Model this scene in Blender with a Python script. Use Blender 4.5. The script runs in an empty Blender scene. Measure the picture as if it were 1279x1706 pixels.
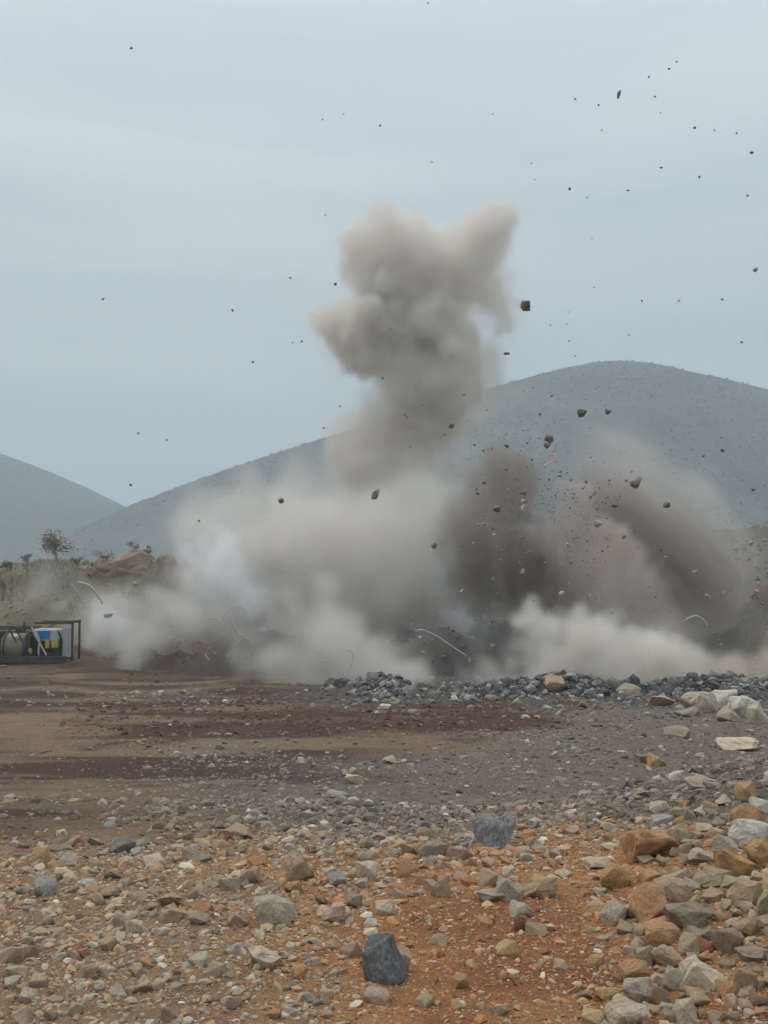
import bpy, bmesh, math, os
import numpy as np
from mathutils import Vector, Matrix, Euler

rng = np.random.default_rng(7)
SC = bpy.context.scene
COL = SC.collection

# ------------------------------------------------------------------ camera
F = 1749.0 / 1706.0                     # focal length in picture heights
PITCH = math.atan((930 - 853) / 1749.0)
CAMZ = 1.7
cam = bpy.data.cameras.new('camera')
cam.sensor_fit = 'VERTICAL'
cam.sensor_height = 24.0
cam.lens = 24.0 * F
cam.clip_start = 0.05
cam.clip_end = 9000
camo = bpy.data.objects.new('camera', cam)
COL.objects.link(camo)
camo.location = (0, 0, CAMZ)
camo.rotation_euler = (math.pi / 2 + PITCH, 0, 0)
SC.camera = camo

# ------------------------------------------------------------------ world, sun, exposure
SUN_EL, SUN_AZ = math.radians(58), math.radians(-40)     # high sun behind cloud, ahead and to the left
w = bpy.data.worlds.new('World')
SC.world = w
w.use_nodes = True
nt = w.node_tree
nt.nodes.clear()
N, L = nt.nodes.new, nt.links.new
out = N('ShaderNodeOutputWorld')
bg = N('ShaderNodeBackground')
sky = N('ShaderNodeTexSky')
sky.sky_type = 'NISHITA'
sky.sun_disc = False
sky.sun_elevation = SUN_EL
sky.sun_rotation = SUN_AZ
sky.air_density = 1.5
sky.dust_density = 4.0
skm = N('ShaderNodeMix'); skm.data_type = 'RGBA'; skm.blend_type = 'MULTIPLY'
skm.inputs['Factor'].default_value = 1.0
skm.inputs['B'].default_value = (0.08, 0.08, 0.08, 1)
L(sky.outputs[0], skm.inputs['A'])
tc = N('ShaderNodeTexCoord')
mp = N('ShaderNodeMapping')
mp.inputs['Scale'].default_value = (0.8, 0.8, 7.5)
mp.inputs['Rotation'].default_value = (0.04, 0.05, 0.3)
L(tc.outputs['Generated'], mp.inputs['Vector'])
nz = N('ShaderNodeTexNoise')
nz.inputs['Scale'].default_value = 1.5
nz.inputs['Detail'].default_value = 5.0
nz.inputs['Roughness'].default_value = 0.5
nz.inputs['Distortion'].default_value = 0.4
L(mp.outputs[0], nz.inputs['Vector'])
cr = N('ShaderNodeValToRGB')            # overcast layer: pale grey-blue, thin and thick cloud
cr.color_ramp.elements[0].position = 0.34
cr.color_ramp.elements[0].color = (0.385, 0.443, 0.48, 1)
cr.color_ramp.elements[1].position = 0.64
cr.color_ramp.elements[1].color = (0.50, 0.545, 0.572, 1)
L(nz.outputs['Fac'], cr.inputs[0])
sx = N('ShaderNodeSeparateXYZ')
L(tc.outputs['Generated'], sx.inputs[0])
el = N('ShaderNodeMapRange')            # an overcast sky is brighter towards the zenith
el.inputs['From Min'].default_value = 0.0
el.inputs['From Max'].default_value = 1.0
el.inputs['To Min'].default_value = 0.92
el.inputs['To Max'].default_value = 2.5
L(sx.outputs['Z'], el.inputs['Value'])
em = N('ShaderNodeVectorMath'); em.operation = 'SCALE'
L(cr.outputs[0], em.inputs[0]); L(el.outputs[0], em.inputs['Scale'])
mx = N('ShaderNodeMix'); mx.data_type = 'RGBA'
mx.inputs['Factor'].default_value = 0.88
L(skm.outputs['Result'], mx.inputs['A']); L(em.outputs[0], mx.inputs['B'])
L(mx.outputs['Result'], bg.inputs['Color'])
bg.inputs['Strength'].default_value = 1.0
L(bg.outputs[0], out.inputs['Surface'])

sun = bpy.data.lights.new('sun', 'SUN')
sun.energy = 1.5
sun.angle = math.radians(14)
sun.color = (1.0, 0.93, 0.84)
suno = bpy.data.objects.new('sun', sun)
COL.objects.link(suno)
sd = Vector((math.sin(SUN_AZ) * math.cos(SUN_EL), math.cos(SUN_AZ) * math.cos(SUN_EL), math.sin(SUN_EL)))
suno.rotation_euler = sd.to_track_quat('Z', 'Y').to_euler()
suno.location = (0, 0, 60)

SC.view_settings.view_transform = 'Standard'
SC.view_settings.look = 'None'
SC.view_settings.exposure = 0.0
SC.view_settings.gamma = 1.0
SC.view_settings.use_curve_mapping = False
cy = SC.cycles
cy.max_bounces = 10
cy.diffuse_bounces = 3
cy.volume_bounces = 6
cy.volume_step_rate = 2.6
cy.volume_max_steps = 400
cy.use_denoising = True
cy.use_adaptive_sampling = True
cy.adaptive_threshold = 0.03

# ------------------------------------------------------------------ helpers
CP, SP = math.cos(PITCH), math.sin(PITCH)


def ray(px, py):
    xc, yc = (px - 639.5) / 1749.0, (853.0 - py) / 1749.0
    return np.array([xc, CP - yc * SP, SP + yc * CP])


def at(px, py, y):                       # world point that far ahead of the camera
    d = ray(px, py)
    return d * (y / d[1]) + np.array([0, 0, CAMZ])


def project(x, y, z):
    z = z - CAMZ
    f = np.maximum(y * CP + z * SP, 0.05)
    u = -y * SP + z * CP
    return 639.5 + 1749 * x / f, 853 - 1749 * u / f


def hash2(ix, iy, s):
    h = (ix.astype(np.int64) * 374761393 + iy.astype(np.int64) * 668265263 + s * 974634777) & 0xFFFFFFFF
    h = ((h ^ (h >> 13)) * 1274126177) & 0xFFFFFFFF
    return ((h ^ (h >> 16)) & 0xFFFF) / 65535.0


def vn2(x, y, s=0):
    x = np.asarray(x, float); y = np.asarray(y, float)
    ix, iy = np.floor(x), np.floor(y)
    fx, fy = x - ix, y - iy
    fx = fx * fx * (3 - 2 * fx); fy = fy * fy * (3 - 2 * fy)
    a, b = hash2(ix, iy, s), hash2(ix + 1, iy, s)
    c, d = hash2(ix, iy + 1, s), hash2(ix + 1, iy + 1, s)
    return (a * (1 - fx) + b * fx) * (1 - fy) + (c * (1 - fx) + d * fx) * fy


def fbm2(x, y, s=0, o=4, g=0.5):
    r, a, t = 0, 1.0, 0.0
    for k in range(o):
        r = r + a * vn2(x * 2 ** k + 17.3 * k, y * 2 ** k - 9.1 * k, s + k)
        t += a
        a *= g
    return r / t


def hash3(ix, iy, iz, s):
    return hash2(ix + iz.astype(np.int64) * 7919, iy - iz.astype(np.int64) * 104729, s)


def vn3(x, y, z, s=0):
    ix, iy, iz = np.floor(x), np.floor(y), np.floor(z)
    f = [x - ix, y - iy, z - iz]
    f = [t * t * (3 - 2 * t) for t in f]
    r = 0
    for k in range(8):
        a, b, c = k & 1, (k >> 1) & 1, k >> 2
        wgt = (f[0] if a else 1 - f[0]) * (f[1] if b else 1 - f[1]) * (f[2] if c else 1 - f[2])
        r = r + wgt * hash3(ix + a, iy + b, iz + c, s)
    return r


def sstep(a, b, x):
    t = np.clip((x - a) / (b - a), 0, 1)
    return t * t * (3 - 2 * t)


def tag(o, label=None, cat=None, group=None, kind=None):
    for k, v in (('label', label), ('category', cat), ('group', group), ('kind', kind)):
        if v:
            o[k] = v
    return o


def link(name, data, parent=None, loc=None):
    o = bpy.data.objects.new(name, data)
    COL.objects.link(o)
    if parent is not None:
        o.parent = parent
    if loc is not None:
        o.location = loc
    return o


def mesh_np(name, verts, faces, cols=None, smooth=False):
    me = bpy.data.meshes.new(name)
    verts = np.asarray(verts, np.float32); faces = np.asarray(faces, np.int32)
    k = faces.shape[1]
    me.vertices.add(len(verts)); me.vertices.foreach_set('co', verts.ravel())
    me.loops.add(faces.size); me.loops.foreach_set('vertex_index', faces.ravel())
    me.polygons.add(len(faces))
    me.polygons.foreach_set('loop_start', np.arange(0, faces.size, k, dtype=np.int32))
    if smooth:
        me.polygons.foreach_set('use_smooth', np.ones(len(faces), bool))
    else:
        me.polygons.foreach_set('use_smooth', np.zeros(len(faces), bool))
    if cols is not None:
        a = me.color_attributes.new('Col', 'FLOAT_COLOR', 'POINT')
        c4 = np.ones((len(verts), 4), np.float32); c4[:, :3] = cols
        a.data.foreach_set('color', c4.ravel())
    me.update(calc_edges=True)
    return me


# ------------------------------------------------------------------ materials
def new_mat(name):
    m = bpy.data.materials.new(name)
    m.use_nodes = True
    t = m.node_tree
    b = t.nodes['Principled BSDF']
    b.inputs['Roughness'].default_value = 0.92
    b.inputs['Specular IOR Level'].default_value = 0.25
    return m, t, b


def grain(t, b, src, scales, amt, bump, dist=0.02, streak=None):
    """multiply a base colour by object-space noise and add fine relief"""
    tcn = t.nodes.new('ShaderNodeTexCoord')
    vec = tcn.outputs['Object']
    if streak:
        mpn = t.nodes.new('ShaderNodeMapping')
        mpn.inputs['Scale'].default_value = streak
        t.links.new(vec, mpn.inputs['Vector'])
        vec = mpn.outputs[0]
    cur = src
    last = None
    for s, a in zip(scales, amt):
        n = t.nodes.new('ShaderNodeTexNoise')
        n.inputs['Scale'].default_value = s
        n.inputs['Detail'].default_value = 5
        n.inputs['Roughness'].default_value = 0.65
        t.links.new(vec, n.inputs['Vector'])
        r = t.nodes.new('ShaderNodeMapRange')
        r.inputs['From Min'].default_value = 0.25
        r.inputs['From Max'].default_value = 0.75
        r.inputs['To Min'].default_value = 1 - a
        r.inputs['To Max'].default_value = 1 + a
        t.links.new(n.outputs['Fac'], r.inputs['Value'])
        m = t.nodes.new('ShaderNodeVectorMath'); m.operation = 'SCALE'
        t.links.new(cur, m.inputs[0]); t.links.new(r.outputs[0], m.inputs['Scale'])
        cur = m.outputs[0]
        last = n
    t.links.new(cur, b.inputs['Base Color'])
    if bump:
        bn = t.nodes.new('ShaderNodeBump')
        bn.inputs['Strength'].default_value = bump
        bn.inputs['Distance'].default_value = dist
        t.links.new(last.outputs['Fac'], bn.inputs['Height'])
        t.links.new(bn.outputs[0], b.inputs['Normal'])


def attr_mat(name, scales, amt, bump, dist):
    m, t, b = new_mat(name)
    a = t.nodes.new('ShaderNodeAttribute'); a.attribute_name = 'Col'
    grain(t, b, a.outputs['Color'], scales, amt, bump, dist)
    return m


def flat_mat(name, col, rough=0.8, metal=0.0, scales=(6, 30), amt=(0.2, 0.15), bump=0.2):
    m, t, b = new_mat(name)
    c = t.nodes.new('ShaderNodeRGB'); c.outputs[0].default_value = (*col, 1)
    grain(t, b, c.outputs[0], scales, amt, bump, 0.01)
    b.inputs['Roughness'].default_value = rough
    b.inputs['Metallic'].default_value = metal
    return m


M_GROUND = attr_mat('ground_soil', (1.7, 14.0, 60.0), (0.2, 0.28, 0.35), 0.9, 0.05)
M_GRAVEL = attr_mat('gravel_stone', (9.0, 70.0), (0.15, 0.18), 0.35, 0.01)
M_HILL = attr_mat('hill_slope', (0.012, 0.12), (0.35, 0.75), 0.0, 1.0)
M_BUSH = attr_mat('scrub_leaf', (0.3, 1.3), (0.3, 0.3), 0.0, 1.0)


def stone_mat(name, streak=None, vein=0.0):
    """stone whose colour is the object's own colour, with mottling, stains and veins"""
    m, t, b = new_mat(name)
    oi = t.nodes.new('ShaderNodeObjectInfo')
    tcn = t.nodes.new('ShaderNodeTexCoord')
    add = t.nodes.new('ShaderNodeVectorMath'); add.operation = 'ADD'
    sc = t.nodes.new('ShaderNodeVectorMath'); sc.operation = 'SCALE'
    cx = t.nodes.new('ShaderNodeCombineXYZ')
    for i in range(3):
        t.links.new(oi.outputs['Random'], cx.inputs[i])
    t.links.new(cx.outputs[0], sc.inputs[0]); sc.inputs['Scale'].default_value = 40
    t.links.new(tcn.outputs['Object'], add.inputs[0]); t.links.new(sc.outputs[0], add.inputs[1])
    n1 = t.nodes.new('ShaderNodeTexNoise'); n1.inputs['Scale'].default_value = 1.3; n1.inputs['Detail'].default_value = 6
    n1.inputs['Roughness'].default_value = 0.7
    t.links.new(add.outputs[0], n1.inputs['Vector'])
    mixs = t.nodes.new('ShaderNodeMix'); mixs.data_type = 'RGBA'; mixs.blend_type = 'MIX'
    mr = t.nodes.new('ShaderNodeMapRange'); mr.inputs['From Min'].default_value = 0.42; mr.inputs['From Max'].default_value = 0.66
    mr.inputs['To Max'].default_value = 0.7
    t.links.new(n1.outputs['Fac'], mr.inputs['Value'])
    t.links.new(mr.outputs[0], mixs.inputs['Factor'])
    t.links.new(oi.outputs['Color'], mixs.inputs['A'])
    mixs.inputs['B'].default_value = (0.40, 0.27, 0.165, 1)      # earth clinging to the stone
    n2 = t.nodes.new('ShaderNodeTexNoise'); n2.inputs['Scale'].default_value = 5.0; n2.inputs['Detail'].default_value = 7
    n2.inputs['Roughness'].default_value = 0.75
    if streak:
        mpn = t.nodes.new('ShaderNodeMapping'); mpn.inputs['Scale'].default_value = streak
        t.links.new(add.outputs[0], mpn.inputs['Vector']); t.links.new(mpn.outputs[0], n2.inputs['Vector'])
    else:
        t.links.new(add.outputs[0], n2.inputs['Vector'])
    r2 = t.nodes.new('ShaderNodeMapRange'); r2.inputs['From Min'].default_value = 0.28; r2.inputs['From Max'].default_value = 0.72
    a = 0.7 if streak else 0.45
    r2.inputs['To Min'].default_value = 1 - a; r2.inputs['To Max'].default_value = 1 + a
    t.links.new(n2.outputs['Fac'], r2.inputs['Value'])
    mu = t.nodes.new('ShaderNodeVectorMath'); mu.operation = 'SCALE'
    t.links.new(mixs.outputs['Result'], mu.inputs[0]); t.links.new(r2.outputs[0], mu.inputs['Scale'])
    if streak:
        t.links.new(oi.outputs['Color'], mu.inputs[0])
    t.links.new(mu.outputs[0], b.inputs['Base Color'])
    bn = t.nodes.new('ShaderNodeBump'); bn.inputs['Strength'].default_value = 0.55; bn.inputs['Distance'].default_value = 0.08
    t.links.new(n2.outputs['Fac'], bn.inputs['Height']); t.links.new(bn.outputs[0], b.inputs['Normal'])
    return m


M_STONE = stone_mat('limestone')
M_VEIN = stone_mat('grey_veined_stone', streak=(1.6, 1.2, 0.7))

# ------------------------------------------------------------------ ground shape
PY = np.array([-60, -10, 0, 3.8, 6, 8, 10, 13, 20, 38, 55, 70, 104, 118, 150, 300, 700, 6000.])
PZ = np.array([0.6, 0.15, 0.03, 0.0, -0.13, -0.34, -0.66, -1.12, -2.0, -3.3, -4.0, -4.2, -4.3, -4.6, -14, -60, -80, -80.])


def prof(y):
    d = 0.05 * np.abs(y) + 0.3
    return sum(np.interp(y + k * d, PY, PZ) for k in (-1, -.5, 0, .5, 1)) / 5


HEAPS = []                                # x, y, half width x, half width y, height


def heap(px, py_top, y, wx, wy):
    p = at(px, py_top, y)
    HEAPS.append((p[0], y, wx, wy, p[2] - float(prof(np.array(float(y))))))


heap(735, 1050, 51, 1.9, 2.0)
heap(790, 1064, 51, 1.4, 1.8)
heap(690, 1070, 50.5, 1.1, 1.5)
heap(620, 1064, 54, 1.6, 1.6)
heap(655, 1084, 52, 1.3, 1.4)
heap(408, 1066, 52, 0.6, 0.8)
heap(440, 1074, 52, 1.3, 1.4)
heap(362, 1092, 51, 1.8, 1.5)
heap(520, 1046, 70, 3.0, 2.5)
heap(365, 1008, 78, 2.4, 2.5)
heap(450, 1020, 77, 2.8, 2.5)
heap(250, 1045, 74, 3.0, 2.5)
heap(880, 1040, 72, 3.5, 3)
heap(1010, 1045, 72, 3.5, 3)
heap(925, 1128, 40, 0.95, 0.9)
heap(965, 1134, 40, 1.0, 0.9)
heap(1045, 1138, 40.3, 0.8, 0.8)
heap(1000, 1146, 40, 1.8, 1.0)
heap(1090, 1152, 40, 1.2, 1.0)
heap(870, 1150, 40, 1.2, .9)
heap(1200, 1162, 41, 1.8, 1.2)
heap(1270, 1166, 41, 1.2, 1.2)
heap(180, 1120, 52, 2.2, 1.6)


def ground_z(x, y, fine=True):
    x = np.asarray(x, float); y = np.asarray(y, float)
    z = prof(y)
    r = np.hypot(x, y)
    # long swells and ruts
    z = z + (fbm2(x * 0.12, y * 0.12, 3, 3) - 0.5) * np.clip(r * 0.035, 0.06, 0.9) * sstep(1, 12, r)
    # stone bank close on the right
    z = z + 0.50 * sstep(0.9, 3.2, x) * np.exp(-((y - 8.3) / 2.0) ** 2) + 0.20 * sstep(0.9, 2.2, x) * np.exp(-((y - 5.2) / 2.0) ** 2)
    # low grey rubble berm in front of the blast
    u = 639.5 + 1749 * x / np.maximum(y, 1)
    z = z + 0.42 * sstep(520, 640, u) * np.exp(-((y - 40.5) / 1.8) ** 2) * (0.1 + 1.7 * fbm2(x * 0.5, y * 0.5, 11, 4))
    # muck pile of the blast
    box = sstep(52, 60, y) * (1 - sstep(88, 100, y)) * sstep(-22, -15, x) * (1 - sstep(15, 19, x))
    z = z + box * np.maximum(fbm2(x * 0.33, y * 0.33, 21, 4) - 0.42, 0) * 4.0
    for hx, hy, wx, wy, hh in HEAPS:
        q = ((x - hx) / wx) ** 2 + ((y - hy) / wy) ** 2
        wob = 0.75 + 0.5 * fbm2(x * 0.9 + hx, y * 0.9, 31, 3)
        z = np.maximum(z, prof(y) + hh * np.maximum(1 - q * 0.62, 0) ** 0.8 * np.minimum(wob + 0.12, 1.05)) if hh > 0.05 else z
    # bank on the right, climbing out of the frame
    rb = sstep(16.0, 31, x + (fbm2(x * .2, y * .2, 41, 3) - .5) * 5) * sstep(46, 66, y) * (1 - sstep(110, 150, y))
    z = z + rb * 6.6
    # bank at the back on the left and a lower rim behind the blast
    lb = sstep(79, 92, y + (fbm2(x * .25, y * .25, 43, 3) - .5) * 6) * (1 - sstep(112, 126, y)) * (1 - sstep(-19.5, -15.5, x))
    z = z + lb * (5.25 + 0.8 * (fbm2(x * .3, y * .3, 44, 3) - .5))
    bb = np.exp(-((y - 108) / 6) ** 2) * sstep(-21, -15, x)
    z = z + bb * (2.6 + 1.2 * (fbm2(x * .15, y * .15, 45, 3) - .5))
    if fine:
        rough = 0.25 + 0.75 * sstep(380, 640, u + (y - 20) * 6) * 1.0
        rough = np.where(y < 9, 0.8, rough)
        z = z + (fbm2(x * 2.2, y * 2.2, 5, 4, 0.6) - 0.5) * np.clip(0.02 + r * 0.0042, 0.03, 0.5) * rough
        bk = np.clip(box + rb + lb, 0, 1)
        z = z + bk * (fbm2(x * 1.1, y * 1.1, 6, 4, 0.62) - 0.5) * 1.1
    return z


def hit(px, py, y0=1.2, y1=130):
    """first point of the ground seen through a pixel"""
    d = ray(px, py)
    ys = np.geomspace(y0, y1, 1400)
    k = ys / d[1]
    zz = CAMZ + d[2] * k
    g = ground_z(d[0] * k, ys)
    i = int(np.argmax(zz <= g)) if np.any(zz <= g) else len(ys) - 1
    return np.array([d[0] * k[i], ys[i], g[i]])


C_ORANGE = np.array([0.45, 0.215, 0.088])
C_RUST = np.array([0.33, 0.14, 0.062])
C_TAN = np.array([0.34, 0.215, 0.122])
C_GREY = np.array([0.190, 0.152, 0.120])
C_DARK = np.array([0.085, 0.073, 0.064])
C_RED = np.array([0.095, 0.047, 0.032])
C_DIRT = np.array([0.200, 0.133, 0.086])
C_OLIVE = np.array([0.17, 0.145, 0.085])
C_DUST = np.array([0.25, 0.225, 0.195])


def mixc(a, b, t):
    return a * (1 - t[..., None]) + b * t[..., None]


def zones(x, y, z):
    """soil colour of the ground at a point: the quarry floor's own belts of soil"""
    u, v = project(x, y, z)
    near = 1 - sstep(45, 60, y)
    u = u + (fbm2(x * .5, y * .5, 51, 3) - .5) * 240
    v = v + (fbm2(x * .6, y * .25, 52, 4) - .5) * 60
    n = fbm2(x * 1.3, y * 1.3, 53, 4)
    m = fbm2(x * .35, y * .9, 54, 4)
    c = np.zeros(x.shape + (3,)) + C_GREY
    # near soil: tan, more orange ahead and to the right
    c = mixc(c, C_TAN, sstep(1335, 1420, v))
    c = mixc(c, C_ORANGE, sstep(1375, 1450, v) * sstep(200, 600, u) * sstep(.22, .42, n))
    c = mixc(c, C_RUST, sstep(1440, 1520, v) * sstep(520, 760, u) * sstep(.42, .62, n))
    # tan dirt on the left
    t = sstep(1140, 1230, v) * (1 - sstep(1370, 1420, v)) * (1 - sstep(260, 560, u + (1380 - v) * .9))
    c = mixc(c, C_DIRT, t)
    # tan strip
    t = sstep(1218, 1230, v) * (1 - sstep(1245, 1262, v)) * sstep(300, 480, u) * (1 - sstep(760, 900, u))
    c = mixc(c, C_DIRT * 1.12, t)
    # red-brown belt and wheel marks
    t = sstep(1160, 1185, v) * (1 - sstep(1214, 1232, v)) * (1 - sstep(880, 1010, u)) * sstep(-40, 240, u + (m - .5) * 500)
    c = mixc(c, C_RED, np.clip(t * 1.05, 0, 1) * sstep(.25, .42, m))
    t = sstep(1085, 1105, v) * (1 - sstep(1165, 1185, v)) * (1 - sstep(420, 600, u))
    c = mixc(c, C_DIRT * .62, t)
    pm = fbm2(x * .22, y * .5, 57, 4)
    lz = sstep(1095, 1120, v) * (1 - sstep(1330, 1400, v)) * (1 - sstep(420, 760, u))
    c = mixc(c, C_RED * .8, lz * sstep(.48, .58, pm) * .95)
    c = mixc(c, C_DIRT * 1.25, lz * sstep(.46, .36, pm) * .7)
    for k in range(3):
        line = v - (1300 - 55 * k) + (u - 200) * 0.14
        t = np.exp(-(line / 9.0) ** 2) * (1 - sstep(430, 700, u)) * sstep(1110, 1180, v)
        c = mixc(c, C_RED * 1.15, t * sstep(.35, .6, m) * .9)
    # grey rubble beyond
    t = (1 - sstep(1160, 1188, v)) * sstep(430, 620, u)
    c = mixc(c, C_DARK * 1.15, t)
    hm_ = np.zeros_like(x)
    for hx, hy, wx, wy, hh in HEAPS:
        hm_ = np.maximum(hm_, (1 - sstep(.6, 1.8, ((x - hx) / wx) ** 2 + ((y - hy) / wy) ** 2)) * (hh > .05))
    c = mixc(c, C_DARK, hm_)
    c = mixc(c, C_DARK, (1 - near) * sstep(330, 480, u))
    c = mixc(c, C_DIRT * .6, (1 - near) * (1 - sstep(330, 480, u)))
    lbm = sstep(78, 84, y) * (1 - sstep(-20, -14, x))
    c = mixc(c, C_OLIVE, lbm)
    rbm = sstep(17, 22, x) * sstep(46, 54, y)
    c = mixc(c, mixc(np.zeros(x.shape + (3,)) + C_DUST * .62, C_ORANGE * .42 + .03, sstep(.55, .75, n)), rbm)
    c = mixc(c, np.array([.10, .10, .065]), sstep(120, 135, y))
    c = c * (0.86 + 0.28 * fbm2(x * 4, y * 4, 55, 3))[..., None]
    return np.clip(c, 0.02, 0.6)


# ------------------------------------------------------------------ ground sheet
ang = np.concatenate([np.linspace(-180, -40, 40, endpoint=False), np.linspace(-40, -24, 60, endpoint=False),
                      np.linspace(-24, 24, 500, endpoint=False), np.linspace(24, 40, 60, endpoint=False), np.linspace(40, 180, 41)])
ang = np.radians(ang[:-1])
rad = np.concatenate([[0.05, 0.5, 1.0, 1.6], np.geomspace(2.2, 135, 440), np.geomspace(150, 6000, 30)])
A, R_ = np.meshgrid(ang, rad)
GX, GY = (np.sin(A) * R_), (np.cos(A) * R_)
GZ = ground_z(GX, GY)
cols = zones(GX, GY, GZ)
nr, na = GX.shape
idx = np.arange(nr * na).reshape(nr, na)
nxt = np.roll(idx, -1, axis=1)
quads = np.stack([idx[:-1], nxt[:-1], nxt[1:], idx[1:]], -1).reshape(-1, 4)[:, ::-1]
ground = link('ground', mesh_np('ground', np.stack([GX, GY, GZ], -1).reshape(-1, 3), quads, cols.reshape(-1, 3), True))
ground.data.materials.append(M_GROUND)
tag(ground, 'stony quarry floor of orange, grey and red-brown soil', 'ground', kind='structure')

# ------------------------------------------------------------------ hills
def ridge_hill(name, label, sil, dist, depth, base, bands, seed, col, nu, scrub):
    sx_ = np.array([p[0] for p in sil], float); sy_ = np.array([p[1] for p in sil], float)
    us = np.linspace(sx_[0], sx_[-1], nu)
    k = (us[1] - us[0])
    ys_ = np.mean([np.interp(us + o, sx_, sy_) for o in np.linspace(-45, 45, 9)], axis=0)
    rz = (930 - ys_) / 1749.0 * dist + CAMZ
    tt = np.concatenate([np.linspace(0, 1, bands), np.linspace(1.05, 1.8, 12)])
    U, T = np.meshgrid(us, tt)
    RZ = np.broadcast_to(rz, U.shape)
    D = dist - depth * (1 - T)
    X = (U - 639.5) / 1749.0 * (dist * 0.55 + D * 0.45)
    Y = D
    prof_ = np.where(T <= 1, T ** 1.15, 1 - 0.5 * (T - 1))
    gul = (fbm2(X * 0.011, Y * 0.004, seed, 4) - 0.5) * 40 * np.sin(np.clip(T, 0, 1) * math.pi) ** 1.2
    Z = base + (RZ - base) * prof_ + gul + (fbm2(X * .05, Y * .05, seed + 3, 3) - .5) * 6 * np.minimum(1, 2 * np.abs(1 - T) + .25)
    v = np.stack([X, Y, Z], -1)
    n = fbm2(X * .02, Y * .02, seed + 7, 4)
    c = mixc(np.zeros(X.shape + (3,)) + np.array(col), np.array([0.085, 0.08, 0.062]), sstep(.45, .7, n))
    a, b = v.shape[:2]
    ii = np.arange(a * b).reshape(a, b)
    q = np.stack([ii[:-1, :-1], ii[:-1, 1:], ii[1:, 1:], ii[1:, :-1]], -1).reshape(-1, 4)
    o = link(name, mesh_np(name, v.reshape(-1, 3), q, c.reshape(-1, 3), True))
    o.data.materials.append(M_HILL)
    tag(o, label, 'hill', kind='structure')
    if scrub:
        m = scrub
        ti = rng.uniform(0.05, 1.03, m) ** 0.8 * (bands - 1)
        ui = rng.uniform(0, nu - 1.01, m)
        ti = np.minimum(ti, bands - 1.001)
        i0, j0 = ti.astype(int), ui.astype(int)
        fi, fj = (ti - i0)[:, None], (ui - j0)[:, None]
        p = (v[i0, j0] * (1 - fi) * (1 - fj) + v[i0 + 1, j0] * fi * (1 - fj) + v[i0, j0 + 1] * (1 - fi) * fj + v[i0 + 1, j0 + 1] * fi * fj)
        keep = fbm2(p[:, 0] * .012, p[:, 1] * .012, seed + 9, 3) > rng.uniform(.2, .62, m)
        return o, p[keep]
    return o, None


hill, scrub_pts = ridge_hill(
    'hill', 'tall scrub-covered hill behind the blast, blue-grey with haze',
    [(-700, 1010), (-300, 985), (0, 945), (110, 895), (200, 848), (330, 798), (500, 741), (620, 705), (800, 650), (900, 621), (970, 604),
     (1035, 596), (1080, 600), (1150, 616), (1279, 645), (1500, 700), (1900, 790), (2500, 920)],
    1000, 560, -62, 70, 61, (0.060, 0.062, 0.048), 220, 15000)
far_hill, _ = ridge_hill(
    'distant_hill', 'fainter hill falling away behind the dry tree',
    [(-1500, 900), (-900, 760), (-500, 690), (-250, 700), (-100, 722), (0, 755), (60, 778), (110, 796), (200, 840), (330, 905), (520, 960), (800, 1000)],
    1350, 560, -80, 40, 71, (0.07, 0.08, 0.05), 120, 0)

# scrub on the hill: clumps of small faces
ico = bmesh.new(); bmesh.ops.create_icosphere(ico, subdivisions=1, radius=1.0)
IV = np.array([v.co[:] for v in ico.verts]); IF = np.array([[v.index for v in f.verts] for f in ico.faces]); ico.free()


def rand_rot(n):
    q = rng.normal(size=(n, 4)); q /= np.linalg.norm(q, axis=1, keepdims=True)
    a, b, c, d = q.T
    return np.stack([np.stack([1 - 2 * (c * c + d * d), 2 * (b * c - a * d), 2 * (b * d + a * c)], -1),
                     np.stack([2 * (b * c + a * d), 1 - 2 * (b * b + d * d), 2 * (c * d - a * b)], -1),
                     np.stack([2 * (b * d - a * c), 2 * (c * d + a * b), 1 - 2 * (b * b + c * c)], -1)], 1)


def pebble_cloud(name, pos, rad_, col, flat=0.7, jag=0.28, mat=None, smooth=False):
    """many angular pebbles in one mesh: pos (n,3), rad_ (n), col (n,3)"""
    n = len(pos)
    v = IV[None] * (1 + rng.uniform(-jag, jag, (n, len(IV), 1)))
    v = v * rng.uniform([.75, .55, .4], [1.25, 1.0, .9], (n, 3))[:, None, :]
    v = np.einsum('nij,nkj->nki', rand_rot(n), v)
    v[..., 2] *= flat
    v = v * rad_[:, None, None] + pos[:, None, :]
    f = (IF[None] + (np.arange(n) * len(IV))[:, None, None]).reshape(-1, 3)
    c = np.repeat(col, len(IV), axis=0)
    o = link(name, mesh_np(name, v.reshape(-1, 3), f, c, smooth))
    o.data.materials.append(mat or M_GRAVEL)
    return o


n = len(scrub_pts)
br = rng.uniform(0.5, 1.5, n) * (1 + 0.5 * (rng.random(n) > .95))
bc = np.array([0.046, 0.049, 0.036]) * rng.uniform(.6, 1.5, (n, 1))
sp = scrub_pts.copy(); sp[:, 2] += br * .3
scrub = pebble_cloud('scrub', sp, br, bc, .8, .35, M_BUSH)
tag(scrub, 'dark scrub bushes dotted all over the hazy hillside', 'scrub', kind='stuff')

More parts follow.
